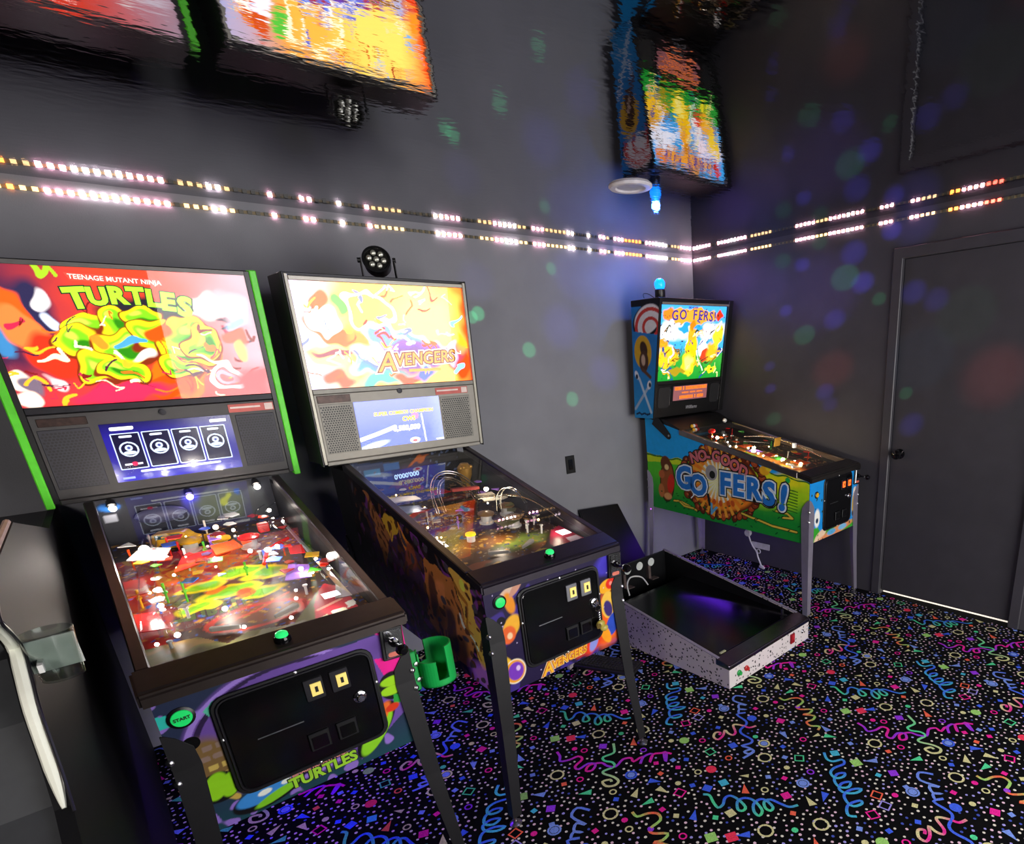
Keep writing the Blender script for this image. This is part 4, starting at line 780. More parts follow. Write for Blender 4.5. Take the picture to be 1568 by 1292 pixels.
opsB = [('fill', '#e0903c'), ('warp', 0.012, 24, 2), ('grad', '#90a4d0', 0, -0.15, -0.40), ('grad', '#e84818', 0, 0.25, 0.36), ('ell', '#f0b040', 0.0, 0.59, 0.18, 0.12, 0.1, .6), ('ell', '#fad860', 0.16, 0.56, 0.14, 0.13, 0, .8), ('ell', '#5a78d8', 0.03, 0.48, 0.14, 0.05, -0.2, .4), ('ell', '#6a3ca8', 0.10, 0.45, 0.16, 0.03, 0, .5), ('ell', '#f04a10', -0.23, 0.51, 0.10, 0.035, -0.5, .3), ('ell', '#f07020', -0.14, 0.50, 0.06, 0.03, -0.8, .4),
        ('ell', '#e8e8f0', -0.25, 0.56, 0.055, 0.055, 0, .15), ('ell', '#c84a10', -0.25, 0.635, 0.04, 0.04, 0, .3), ('ell', '#50b838', -0.18, 0.62, 0.025, 0.03, 0, .5), ('ell', '#e8c868', -0.25, 0.43, 0.08, 0.05, -0.2, .3), ('ell', '#70303c', -0.22, 0.435, 0.10, 0.014, -0.15, .4), ('ell', '#4078c0', -0.06, 0.385, 0.10, 0.035, 0.1, .4), ('ell', '#d8b0a0', -0.10, 0.44, 0.05, 0.04, 0, .5), ('ell', '#3c8878', -0.05, 0.33, 0.12, 0.03, 0.1, .4), ('ell', '#b83c20', -0.24, 0.34, 0.06, 0.03, 0, .5), ('ell', '#e03810', 0.05, 0.325, 0.05, 0.02, 0, .4), ('ell', '#d83810', 0.30, 0.37, 0.05, 0.05, 0, .5), ('ell', '#fa8c20', 0.31, 0.46, 0.02, 0.05, 0.1, .5), ('ell', '#384890', 0.13, 0.34, 0.06, 0.02, 0, .5), ('ell', '#5a3470', 0.10, 0.405, 0.20, 0.050, 0.08, .5), ('ell', '#a0a0c8', 0.27, 0.42, 0.02, 0.05, 0, .4), ('line', '#f8f0e0', [(-0.02, 0.56), (0.03, 0.50), (0.09, 0.47)], 0.006), ('ring', '#f8f0c0', -0.07, 0.60, 0.09, 0.075, 0.07)]
for k in range(80):
    cx, cy = rng.uniform(-0.34, 0.34), rng.uniform(0.31, 0.69); opsB.insert(-2, ('line', ('#f8d890', '#c04810', '#fff0d0', '#5860b8', '#f09020', '#a02818', '#70a8d0')[k % 7], [(cx, cy), (cx + rng.uniform(-0.03, 0.03), cy + rng.uniform(-0.02, 0.02)), (cx + rng.uniform(-0.05, 0.05), cy + rng.uniform(-0.04, 0.04))], rng.uniform(0.0015, 0.006)))
art('backglass', [B.HP(-0.345, 0.302, -0.012), B.HP(0.345, 0.302, -0.012), B.HP(0.345, 0.700, -0.012), B.HP(-0.345, 0.700, -0.012)], [(-0.345, 0.302), (0.345, 0.302), (0.345, 0.700), (-0.345, 0.700)], 270, 160, opsB, M_bgB, bx)
E_gold = pm('lit_gold', '#f8a000', 0.5, es=0.85, var=0); E_org = pm('lit_orange', '#8c2404', 0.5, es=0.25, var=0); E_wht = pm('lit_cream', '#fff4d0', 0.5, es=1.6, var=0)


def avengers(fr, size, mats, parent, z0):
    """slanted capitals with a tall first letter, three layers: outline, edge, face"""
    for m, bold, dz in zip(mats, (0.14, 0.085, 0.012), (0, 0.0012, 0.0024)):
        T = Matrix.Translation((0, 0, z0 + dz))
        text('title', 'A', fr @ T @ Matrix.Translation((-size * 2.05, -size * 0.10, 0)), size * 1.55, m, parent, bold * 0.65, shear=0.25)
        text('title', 'VENGERS', fr @ T @ Matrix.Translation((size * 0.42, 0, 0)), size, m, parent, bold, shear=0.18, sx=0.93)


avengers(B.hframe(0.105, 0.405, -0.011) @ Matrix.Rotation(0.04, 4, 'Z'), 0.070, (E_wht, E_org, E_gold), bx, 0.001)
mb = MB(); B.hbox(mb, 0.055, 0.20, 0.352, 0.364, -0.0105, -0.009); mb.build('title_bar', E_gold, bx)
MB().add([B.HP(-0.345, 0.302, -0.003), B.HP(0.345, 0.302, -0.003), B.HP(0.345, 0.70, -0.003), B.HP(-0.345, 0.70, -0.003)], [(0, 1, 2, 3)]).build('backglass_pane', M_glass, bx)
speaker_panel(B, bx, 0.345, 0.282, pm('speaker_panel_grey', '#918d84', 0.45, 0.2, var=0.05), None, ((0.172, 0.316, 0.042, 0.236), (-0.334, -0.206, 0.042, 0.242)), pm('grille_grey', '#7c7972', 0.45, 0.3), (0.155, 0.31, 0.247, 0.277), (-0.335, -0.21, 0.247, 0.277))
opsS = [('fill', '#3c54c8'), ('grad', '#7c84e0', 1, 0.10, 0.25, 0.7), ('grad', '#98a8d8', 0, 0.10, 0.17, 0.5), ('line', '#e0e8f8', [(-0.20, 0.085), (-0.12, 0.105), (-0.05, 0.125)], 0.008), ('ell', '#c8d8e8', -0.15, 0.055, 0.06, 0.012, 0.2, .6), ('ell', '#b060d8', 0.045, 0.165, 0.016, 0.014, 0, .5), ('line', '#e8ecf8', [(0.075, 0.17), (0.08, 0.05)], 0.003), ('poly', '#f0f4ff', rrect(0.15, 0.052, 0.04, 0.006, 0.002)), ('ell', '#f4f4f8', 0.03, 0.058, 0.022, 0.012, 0, .3), ('ell', '#e03040', 0.03, 0.056, 0.012, 0.006, 0, .3)]
art('screen', [B.HP(-0.203, 0.045, 0.001), B.HP(0.165, 0.045, 0.001), B.HP(0.165, 0.243, 0.001), B.HP(-0.203, 0.243, 0.001)], [(-0.203, 0.045), (0.165, 0.045), (0.165, 0.243), (-0.203, 0.243)], 180, 100, opsS, pm('screen_b', attr='Col', rough=0.15, es=1.35, var=0), bx)
E_scr = pm('screen_yellow', '#f8d030', 0.5, es=1.4, var=0)
text('screen_line', 'SUPER COMBOS CHAMPION', B.hframe(0.0, 0.185, 0.002), 0.0205, E_scr, bx, 0.04, 0.0003, 0.15)
text('screen_line', 'CWS', B.hframe(0.015, 0.155, 0.002), 0.026, E_scr, bx, 0.05, 0.0003, 0.15)
text('screen_line', '8,580,000', B.hframe(0.0, 0.116, 0.002), 0.030, E_wht, bx, 0.04, 0.0003, 0.15)
MB().add([B.HP(-0.203, 0.045, 0.005), B.HP(0.165, 0.045, 0.005), B.HP(0.165, 0.243, 0.005), B.HP(-0.203, 0.243, 0.005)], [(0, 1, 2, 3)]).build('screen_pane', clear('screen_glass', '#ffffff', 1.26, 0.08), bx)

opsP = [('fill', '#33241e'), ('warp', 0.008, 34, 1), ('grad', '#5a3c24', 1, 0.35, 0.10, 0.7), ('ell', '#4c5a24', 0.06, 0.20, 0.13, 0.08, 0, .4), ('ell', '#86a040', 0.07, 0.20, 0.08, 0.05, 0.2, .5), ('ell', '#48306c', 0.05, 0.45, 0.12, 0.06, 0.2, .5), ('ell', '#7a4c1c', -0.05, 0.28, 0.12, 0.06, 0, .5), ('ell', '#4a2c5c', -0.15, 0.55, 0.10, 0.14, 0, .5), ('ell', '#8c5420', 0.15, 0.10, 0.08, 0.05, 0, .4), ('speck', '#c8a048', 60, 0.9), ('speck', '#404c70', 55, 1.0, 3), ('speck', '#a09888', 80, 1.2, 5)]
pf = B.playfield(opsP)
B.backboard([('fill', '#16141c'), ('poly', '#20386c', [(-0.26, 1.03), (-0.07, 1.03), (-0.07, 1.17), (-0.26, 1.19)]), ('poly', '#3c8cc8', [(-0.185, 1.12), (-0.115, 1.12), (-0.12, 1.148), (-0.19, 1.148)]), ('poly', '#2c6cb8', [(-0.10, 1.13), (-0.03, 1.13), (-0.03, 1.165), (-0.10, 1.165)]), ('warp', 0.008, 40), ('ell', '#44245c', 0.05, 1.10, 0.09, 0.05, 0, .5), ('ell', '#d86c20', 0.06, 1.155, 0.05, 0.012, 0.3, .3), ('ell', '#6c1c24', 0.0, 1.055, 0.08, 0.02, 0, .4), ('speck', '#6878a0', 60, 1.1)])
text('score_digits', "0'000'000", frame((-0.005, -0.456, 1.098), (1, 0, 0.03), (0, 0, 1)), 0.030, pm('lit_digits', '#b8d8f8', 0.5, es=0.8, var=0), pf, 0.03)
# gold painted ornament at the rear, arched wire ramp round it
g = MB(); g.lathe([(0.020, 0), (0.018, 0.05), (0.030, 0.08), (0.033, 0.115), (0.018, 0.135), (0, 0.137)], B.PP(0.17, 0.83, 0.02), (0, -0.1, 1), 14)
M_gold = pm('gold_paint', '#b88c38', 0.35, 0.4); g.build('gold_ornament', M_gold, pf, smooth=True)
for k in range(4): MB().ball(B.PP(0.143 + k * 0.016, 0.815, 0.140), 0.0095, 8).build('ornament_knob', M_gold, pf, smooth=True)
for k, off in enumerate((0.0, 0.010, 0.030, 0.040)):
    B.wire([(-0.085 + off, 0.60, 0.03), (-0.075 + off, 0.66, 0.10 - off * .3), (-0.03 + off * .75, 0.72, 0.145 - off * .8), (0.03 + off * .2, 0.74, 0.162 - off * 1.0), (0.09 - off * .55, 0.72, 0.145 - off * .8), (0.125 - off * .9, 0.66, 0.10 - off * .4), (0.13 - off, 0.60, 0.05)], 0.0026)
for off in (0, 0.016, 0.03):
    B.wire([(0.05, 0.50 + off, 0.095 + off * .2), (0.12, 0.47 + off, 0.10), (0.18, 0.44 + off * .8, 0.10), (0.215, 0.36 + off * .5, 0.095), (0.225, 0.25, 0.08), (0.228, 0.15, 0.06)], 0.0022)
for off in (0, 0.02):
    B.wire([(0.10 + off, 0.44, 0.05), (0.11 + off, 0.45, 0.11), (0.15 + off, 0.46, 0.135), (0.19 + off * .6, 0.44, 0.12), (0.20 + off * .5, 0.38, 0.08)], 0.0024)
B.plate([(0.09, 0.52), (0.16, 0.50), (0.18, 0.62), (0.11, 0.62)], 0.07, pm('frosted', '#b8b4a4', 0.35)); B.plate([(0.02, 0.66), (0.13, 0.63), (0.13, 0.65), (0.02, 0.68)], 0.09, pm('red_bar', '#a03028', 0.4), th=0.012)
MB().lathe([(0.016, 0.0), (0.016, 0.026), (0.0, 0.026)], B.PP(-0.085, 0.32), B.pn, 18).build('disc_target', M_white, pf, smooth=True)
MB().lathe([(0, 0.026), (0.020, 0.026), (0.019, 0.033), (0, 0.035)], B.PP(-0.085, 0.32), B.pn, 18).build('disc_cap', pm('lit_disc', '#f0d020', 0.3, es=0.7), pf, smooth=True)
for x, t in ((-0.2, 0.5), (-0.16, 0.62), (-0.22, 0.68), (0.0, 0.55), (0.08, 0.38), (0.15, 0.30), (0.2, 0.32), (-0.04, 0.44), (0.13, 0.26), (0.17, 0.22), (-0.21, 0.2), (-0.2, 0.3), (0.04, 0.62), (0.22, 0.62), (-0.12, 0.76)): B.post(x, t, 0.035, M_white if x > 0.1 else None)
for p, h, m in (([(-0.24, 0.60), (-0.14, 0.58), (-0.13, 0.66), (-0.23, 0.70)], 0.06, pm('steel_blue', '#6c7c98', 0.3, 0.4)), ([(-0.21, 0.72), (-0.10, 0.70), (-0.10, 0.76), (-0.2, 0.80)], 0.07, pm('frosted', '#b8b4a4', 0.35)), ([(0.05, 0.30), (0.14, 0.33), (0.12, 0.40), (0.05, 0.38)], 0.03, pm('olive', '#5a5c2c', 0.4)), ([(-0.25, 0.25), (-0.21, 0.24), (-0.21, 0.42), (-0.25, 0.42)], 0.035, pm('steel_blue', '#6c7c98', 0.3, 0.4)), ([(-0.01, 0.78), (0.07, 0.78), (0.06, 0.84), (0.0, 0.84)], 0.05, M_red)): B.plate(p, h, m)
for x, t in ((0.13, 0.36), (0.06, 0.46), (0.18, 0.50)): B.bumper(x, t, pm('cap_brown', '#7c5c34', 0.3))
B.clutter(70, 8, [M_clear, pm('frosted', '#b8b4a4', 0.35), M_steel, M_clear, pm('olive', '#5a5c2c', 0.4), pm('cap_brown', '#7c5c34', 0.3), pm('violet_plate', '#9c70d8', 0.25), M_dark], 0.22, 0.93, 0.23, 9)
B.flipper(-0.10, 0.15, 1); B.flipper(0.075, 0.15, -1)
for x, t, h in ((-0.22, 0.22, 0.02), (-0.20, 0.36, 0.03), (0.19, 0.27, 0.04), (0.14, 0.60, 0.10), (-0.18, 0.48, 0.03)): lamp(pf, B.PP(x, t, h), 0.0045, M_lampw)
opsAp = [('fill', '#3a281c'), ('warp', 0.008, 40), ('poly', '#b89030', [(-0.24, -0.03), (-0.06, -0.03), (-0.07, 0.03), (-0.11, 0.055), (-0.19, 0.045)]), ('poly', '#b09838', [(0.0, 0.02), (0.07, 0.0), (0.10, 0.05), (0.04, 0.09)]), ('line', '#4c3418', [(-0.16, 0.015), (-0.08, 0.022)], 0.004), ('line', '#4c3418', [(-0.17, 0.0), (-0.1, 0.0)], 0.004), ('ell', '#7c4c24', 0.0, -0.01, 0.04, 0.03, 0, .3), ('ell', '#8c4c30', -0.20, 0.08, 0.07, 0.02, 0.1, .4), ('flat',), ('poly', '#8c2038', [(0.11, 0.0), (0.262, -0.01), (0.262, 0.23), (0.20, 0.20), (0.12, 0.09)]), ('poly', '#c86c60', [(0.13, 0.0), (0.19, 0.02), (0.17, 0.06), (0.12, 0.05)]), ('poly', '#c8b8c8', [(0.19, 0.04), (0.25, 0.06), (0.25, 0.10), (0.20, 0.10)]), ('poly', '#d03878', [(0.235, 0.01), (0.26, 0.02), (0.26, 0.06), (0.24, 0.05)]), ('poly', '#d8c090', [(0.09, -0.02), (0.14, -0.01), (0.13, 0.02), (0.09, 0.01)])]
art('apron', [B.PP(-0.262, -0.035, 0.012), B.PP(0.262, -0.035, 0.012), B.PP(0.262, 0.24, 0.012), B.PP(-0.262, 0.24, 0.012)], [(-0.262, -0.035), (0.262, -0.035), (0.262, 0.24), (-0.262, 0.24)], 130, 70, opsAp, M_print, pf, keep=[(-0.262, -0.035), (0.262, -0.035), (0.262, 0.23), (0.20, 0.20), (0.10, 0.094), (0.03, 0.06), (-0.03, 0.02), (-0.067, 0.095), (-0.262, 0.113)])
B.plate([(0.205, 0.125), (0.25, 0.125), (0.25, 0.175), (0.205, 0.175)], 0.013, M_lampc, 'credit_window', 0.001)
for e, x, t, hh in ((0.35, -0.2, 0.30, 0.06), (0.5, 0.12, 0.55, 0.13), (0.45, 0.0, 0.25, 0.06), (0.35, -0.12, 0.72, 0.13), (0.3, 0.2, 0.15, 0.05)):
    o = light('playfield_bulb', 'POINT', (0, 0, 0), e, (1.0, 0.82, 0.62), 0.012); o.parent = B.root; o.location = B.PP(x, t, hh)
for z in (0.06, 0.11): pass
opsF = [('fill', '#20163c'), ('warp', 0.006, 30), ('speck', '#3c2c80', 20, 0.4), ('ell', '#4438b8', 0.23, 0.84, 0.06, 0.05, 0, .5), ('ell', '#f0641c', 0.19, 0.62, 0.09, 0.11, -0.3, .4), ('ell', '#e83c1c', 0.11, 0.545, 0.07, 0.04, 0.2, .4), ('flat',),
        ('ell', '#f0b030', -0.20, 0.735, 0.03, 0.045, -0.6, .2), ('ell', '#e8642c', -0.215, 0.71, 0.028, 0.032, -0.4, .2), ('ell', '#f8d0a0', -0.21, 0.705, 0.01, 0.012, 0, .4),
        ('ell', '#f0c030', -0.245, 0.60, 0.03, 0.05, 0.5, .2), ('ell', '#f8ecd0', -0.21, 0.57, 0.042, 0.046, 0, .08), ('ell', '#f0a020', -0.21, 0.57, 0.038, 0.042, 0, .1), ('ell', '#7838b8', -0.207, 0.57, 0.030, 0.034, 0, .15), ('ell', '#e0c0f0', -0.197, 0.578, 0.008, 0.010, 0, .4),
        ('ell', '#f8b020', 0.215, 0.752, 0.04, 0.026, 0.2, .15), ('ell', '#e02c1c', 0.235, 0.757, 0.025, 0.022, 0, .2), ('ell', '#f89080', 0.235, 0.758, 0.008, 0.008, 0, .4),
        ('ell', '#f0c048', 0.215, 0.675, 0.035, 0.055, 0, .1), ('ell', '#3c2c70', 0.212, 0.66, 0.02, 0.035, 0.2, .2), ('ell', '#2c4cb8', 0.228, 0.59, 0.03, 0.05, -0.5, .15), ('ell', '#f8a020', 0.19, 0.56, 0.02, 0.045, 0.4, .2), ('ell', '#8890d8', 0.13, 0.545, 0.018, 0.035, -0.5, .3), ('ell', '#d8b8a0', -0.20, 0.86, 0.03, 0.012, 0.4, .3), ('ell', '#e89020', -0.195, 0.82, 0.018, 0.04, 0.2, .3), ('ell', '#c89078', -0.165, 0.865, 0.012, 0.035, -0.8, .3), ('ell', '#100c18', -0.234, 0.766, 0.017, 0.017, 0, .1)]
for i in range(26): opsF.append(('ell', '#d8c8f0', rng.uniform(-0.27, 0.27), rng.uniform(0.51, 0.87), 0.0022, 0.0022, 0, .3))
art('front_art', [(-0.2825, B.yf - 0.0008, B.zb), (0.2825, B.yf - 0.0008, B.zb), (0.2825, B.yf - 0.0008, 0.88), (-0.2825, B.yf - 0.0008, 0.88)], [(-0.2825, B.zb), (0.2825, B.zb), (0.2825, 0.88), (-0.2825, 0.88)], 230, 160, opsF, M_print, B.root)
B.coin_door(0.005, 0.705, 0.345, 0.30, ((0.045, 0.785), (0.108, 0.785)), (0.142, 0.712), ((0.03, 0.632), (0.092, 0.632)), 'grey')
avengers(B.fframe(-0.005, 0.533, 0.001) @ Matrix.Rotation(0.05, 4, 'Z'), 0.040, (pm('print_cream', '#f0e0a8', 0.5), pm('print_orange', '#d86c10', 0.5), pm('print_gold', '#f4bc18', 0.5)), B.root, 0.0005)
B.button('start_button', -0.23, 0.835, 0.018, M_green); B.shooter(0.255, 0.828); B.action_button()
# brown, violet and gold figure art on the left side, abstracted to flames and plates
opsL = [('fill', '#0c0a0e'), ('warp', 0.012, 18, 1), ('poly', '#281830', [(-0.62, 0.55), (-0.70, 1.05), (-1.0, 0.98), (-1.25, 0.90), (-1.3, 0.55)]), ('speck', '#4a2058', 24, 0.3, 2), ('speck', '#1a1014', 30, 0.4, 4), ('poly', '#6c4428', [(-0.70, 1.11), (-0.76, 0.86), (-0.80, 0.80), (-0.92, 0.98), (-0.80, 1.05)]), ('poly', '#b87424', [(-0.86, 1.03), (-0.92, 0.94), (-1.0, 0.98), (-0.96, 1.03)]), ('poly', '#a05c1c', [(-1.0, 1.01), (-1.02, 0.93), (-1.12, 0.93), (-1.07, 0.98)]), ('ell', '#5c2c1c', -1.08, 0.90, 0.06, 0.06, 0.3, .4),
        ('poly', '#7a4a24', [(-1.16, 0.80), (-1.22, 0.93), (-1.40, 0.88), (-1.50, 0.70), (-1.45, 0.54), (-1.25, 0.54)]), ('ell', '#3c2018', -1.24, 0.78, 0.04, 0.09, 0.2, .3), ('ell', '#8c5430', -1.30, 0.80, 0.03, 0.07, 0.2, .3), ('ell', '#2c1820', -1.34, 0.66, 0.05, 0.09, 0.1, .4), ('ell', '#9c5c2c', -1.18, 0.68, 0.03, 0.06, 0, .4), ('poly', '#b87030', [(-1.40, 0.92), (-1.55, 0.90), (-1.56, 0.60), (-1.52, 0.56), (-1.49, 0.70), (-1.45, 0.80)]), ('line', '#6c4418', [(-1.42, 0.86), (-1.50, 0.80), (-1.48, 0.68), (-1.53, 0.62)], 0.008), ('line', '#d8d0c8', [(-1.42, 0.76), (-1.52, 0.66)], 0.007), ('ell', '#f0c038', -1.50, 0.87, 0.02, 0.025, 0, .3), ('ell', '#7848a0', -1.53, 0.54, 0.08, 0.05, 0, .7), ('speck', '#382014', 40, 0.5, 7), ('poly', '#1c141c', [(-0.45, 0.54), (-0.55, 0.9), (-0.68, 0.95), (-0.72, 0.54)]), ('speck', '#2c2630', 22, 0.8, 9)]
sq = lambda P, x, za, zr: [(x, P.yr, P.zbr), (x, P.yf, P.zb), (x, P.yf, P.zl - 0.035), (x, P.yg, P.zg - 0.035)]
x = -0.2836
art('side_art', [(x, B.yg + 0.03, 0.545), (x, B.yf + 0.001, B.zb + 0.001), (x, B.yf + 0.001, B.zl - 0.036), (x, B.yg + 0.03, B.zg - 0.034)], [(B.yg + 0.03, 0.545), (B.yf, B.zb), (B.yf, B.zl - 0.036), (B.yg + 0.03, B.zg - 0.034)], 240, 120, opsL, M_print, B.root, gain=3.4)
MB().box((0.0, -1.0, B.zb + 0.03), (0.05, 0.6, 0.01)).build('underglow_strip', pm('uv_strip', '#3a10ff', 0.5), B.root)
B.finish()

# keys with a yellow tag hanging from the middle machine's coin door lock
Rm = Matrix.Translation((-2.4915, 0, 0)) @ Matrix.Rotation(0.015, 4, 'Z')
kp = Rm @ Vector((0.142, -1.652, 0.705)); kr = empty('key_ring', kp); tag(kr, 'bunch of keys with a yellow rubber fob hanging from the coin door lock', 'keys')
MB().tube([(0.012 * math.cos(a), 0, -0.012 + 0.012 * math.sin(a)) for a in np.linspace(0, 2 * PI, 17)[:-1]], 0.0013, 6, True).build('ring', M_chrome, kr, smooth=True)
for k in range(4): MB().tube([(0.004 * math.cos(a) + 0.004, 0.002, -0.028 - 0.009 * k + 0.006 * math.sin(a)) for a in np.linspace(0, 2 * PI, 9)[:-1]], 0.0011, 5, True).build('chain_link', M_chrome, kr, smooth=True)
fb = MB().ball((0.006, 0, -0.080), 1.0, 12, (0.020, 0.011, 0.017)).ball((0.018, -0.004, -0.098), 1.0, 10, (0.018, 0.010, 0.013)).build('fob', pm('fob_yellow', '#b8a848', 0.4), kr, smooth=True)
MB().prism([(-0.012 + p[0], -0.014, -0.078 + p[1]) for p in rrect(0, 0, 0.020, 0.020, 0.008)], (0, 0.002, 0)).build('key', pm('brass', '#a89050', 0.3, 1.0), kr)
MB().lathe([(0.006, 0), (0.006, 0.008), (0.0, 0.008)], (0, 0.016, 0.004), (0, -1, 0), 10).build('key_shank', M_chrome, kr, smooth=True)

# ======================================================= corner machine: blue and green painted cabinet
C = Pin('pinball machine in the corner with blue sky and green grass painted cabinet on chrome legs', -0.375, 0.0018, W=0.555, yf=-1.481, zl=0.888, zb=0.481, zbr=0.526, yg=-0.46, zg=1.10, yr=-0.10,
        hd=((-0.2804, 1.177), (-0.4071, 1.928)), pfp=(-1.36, 0.862, -0.36, 1.02))
M_c = pm('cabinet_blue', '#2090d8', 0.35, var=0.05)
M_ss = pm('rail_steel', '#8c8480', 0.28, 1.0, var=0.08)
C.cabinet(M_ss, M_black, pm('lockbar_grey', '#55504e', 0.3, 0.9))
C.legs(pm('leg_chrome', '#c4bcd0', 0.32, 0.75, var=0.05), 0.27, 0.02)
bx = C.backbox(0.716, 0.2865, 0.195, M_black, 0.03)
for a0, a1, t0, t1 in ((-0.358, -0.342, 0, 0.762), (0.312, 0.358, 0, 0.762), (-0.342, 0.312, 0.722, 0.762), (-0.342, 0.312, 0.222, 0.243)):
    mb = MB(); C.hbox(mb, a0, a1, t0, t1, -0.035, 0.0); mb.build('head_frame', M_black, bx, 0.002)
mb = MB(); C.hbox(mb, -0.34, 0.31, 0.724, 0.738, -0.01, 0.004); mb.build('top_channel', M_fg, bx, 0.002)
opsC = [('fill', '#40a8f0'), ('warp', 0.008, 30, 3), ('grad', '#38a038', 1, 0.46, 0.40), ('grad', '#188c2c', 1, 0.38, 0.25), ('ell', '#f0f0f8', -0.20, 0.56, 0.15, 0.06, 0, .5), ('ell', '#f4e0e8', 0.18, 0.56, 0.14, 0.05, 0.1, .5), ('ell', '#f0a030', -0.02, 0.655, 0.24, 0.05, 0, .15), ('ell', '#e88020', -0.26, 0.665, 0.06, 0.045, 0.4, .3), ('ell', '#2898d8', -0.04, 0.58, 0.12, 0.03, 0, .2), ('ell', '#f8f0f0', -0.05, 0.57, 0.018, 0.02, 0, .2), ('ell', '#f8c020', -0.25, 0.40, 0.10, 0.07, 0, .3), ('ell', '#c89020', -0.30, 0.48, 0.05, 0.03, 0, .3),
        ('ell', '#f8c010', -0.02, 0.45, 0.055, 0.13, 0, .2), ('ell', '#f8d820', -0.04, 0.34, 0.07, 0.075, 0, .2), ('ell', '#f8e878', -0.04, 0.35, 0.04, 0.05, 0, .5), ('ell', '#f8a820', -0.02, 0.54, 0.045, 0.05, 0, .2), ('ell', '#c87c10', -0.02, 0.60, 0.02, 0.03, 0, .3), ('ell', '#f0e8e0', 0.10, 0.45, 0.05, 0.06, 0.5, .2), ('ell', '#e84020', 0.13, 0.40, 0.05, 0.035, 0.4, .2), ('ell', '#f8b020', 0.20, 0.42, 0.07, 0.06, 0.8, .3), ('ell', '#f8d030', 0.25, 0.53, 0.05, 0.08, -0.3, .3), ('ell', '#d83010', 0.25, 0.66, 0.03, 0.03, 0, .3), ('ell', '#f0e020', 0.19, 0.30, 0.06, 0.018, 0, .2), ('ell', '#a08818', -0.15, 0.30, 0.09, 0.02, 0, .3), ('ell', '#203c88', 0.28, 0.42, 0.03, 0.02, 0, .3), ('line', '#e8f0f0', [(0.03, 0.44), (0.10, 0.30)], 0.006), ('speck', '#2a2a20', 60, 1.35, 3)]
for k in range(60):
    cx, cy = rng.uniform(-0.33, 0.30), rng.uniform(0.25, 0.62); opsC.append(('line', ('#7c5410', '#f8f0a0', '#2c3c20', '#e8a020', '#204890', '#f8e8f0')[k % 6], [(cx, cy), (cx + rng.uniform(-0.04, 0.04), cy + rng.uniform(-0.03, 0.03)), (cx + rng.uniform(-0.05, 0.05), cy + rng.uniform(-0.05, 0.05))], rng.uniform(0.002, 0.006)))
art('backglass', [C.HP(-0.342, 0.243, -0.02), C.HP(0.312, 0.243, -0.02), C.HP(0.312, 0.722, -0.02), C.HP(-0.342, 0.722, -0.02)], [(-0.342, 0.243), (0.312, 0.243), (0.312, 0.722), (-0.342, 0.722)], 150, 110, opsC, pm('backglass_c', attr='Col', rough=0.5, es=1.3, var=0.0, spec=0.0), bx)
E_pur = pm('lit_purple', '#5040b0', 0.5, es=0.5, var=0)
for ch, a, t, r in (('G', -0.20, 0.655, .06), ('O', -0.125, 0.66, 0), ('F', -0.01, 0.66, 0), ('E', 0.045, 0.658, -.04), ('R', 0.10, 0.655, -.06), ('S', 0.155, 0.65, -.08), ('!', 0.195, 0.65, .1)):
    text('title_letter', ch, C.hframe(a, t, -0.018) @ Matrix.Rotation(r, 4, 'Z'), 0.085, E_pur, bx, 0.02)
text('title_line', 'NO GOOD', C.hframe(-0.03, 0.708, -0.018), 0.018, E_pur, bx, 0.03)
MB().add([C.HP(-0.342, 0.243, -0.01), C.HP(0.312, 0.243, -0.01), C.HP(0.312, 0.722, -0.01), C.HP(-0.342, 0.722, -0.01)], [(0, 1, 2, 3)]).build('backglass_pane', M_glass, bx)
mb = MB(); C.hbox(mb, -0.342, 0.312, 0.0, 0.222, -0.035, -0.006); mb.build('speaker_panel', M_plastic, bx, 0.003)
for a0, a1 in ((-0.325, -0.215), (0.20, 0.295)):
    mb = MB(); mb.prism([C.HP(p[0], p[1], -0.006) for p in rrect((a0 + a1) / 2, 0.135, a1 - a0, 0.14, 0.02)], C.hn * 0.003); mb.build('speaker_grille', pm('grille_black', '#17171a', 0.6), bx, 0.001)
    mb = MB(); C.hbox(mb, a1 - 0.002, a1 + 0.002, 0.08, 0.19, -0.006, -0.001); mb.build('grille_edge', M_steel, bx)
mb = MB(); C.hbox(mb, -0.20, 0.175, 0.098, 0.212, -0.006, -0.002); mb.build('display_bezel', M_dark, bx, 0.002)
opsD = [('fill', '#7c4c50')]
for r_, t in ((0, 0.188), (1, 0.158), (2, 0.126)):
    a = -0.17 if r_ == 0 else (-0.10 if r_ == 1 else -0.12); e = 0.15 if r_ == 0 else (0.10 if r_ == 1 else 0.11)
    while a < e:
        w = rng.uniform(0.009, 0.016); hh = 0.022 if r_ != 1 else 0.010
        opsD += [('poly', '#ff7a10', rrect(a + w / 2, t, w, hh, 0.002))]
        if rng.random() < 0.6: opsD += [('ell', '#8c3c20', a + w / 2, t, w * 0.2, hh * 0.18, 0, .2)]
        a += w + 0.0035 + (0.012 if rng.random() < 0.12 else 0)
art('dot_display', [C.HP(-0.185, 0.106, -0.001), C.HP(0.160, 0.106, -0.001), C.HP(0.160, 0.204, -0.001), C.HP(-0.185, 0.204, -0.001)], [(-0.185, 0.106), (0.160, 0.106), (0.160, 0.204), (-0.185, 0.204)], 180, 56, opsD, pm('dots_orange', attr='Col', rough=0.3, es=1.1, var=0), bx)
text('maker_name', 'Williams', C.hframe(0.01, 0.05, -0.0055), 0.034, pm('print_silver', '#b8b8c0', 0.4, 0.3), bx, 0.005, 0.0004, 0.35)
x = -0.3592
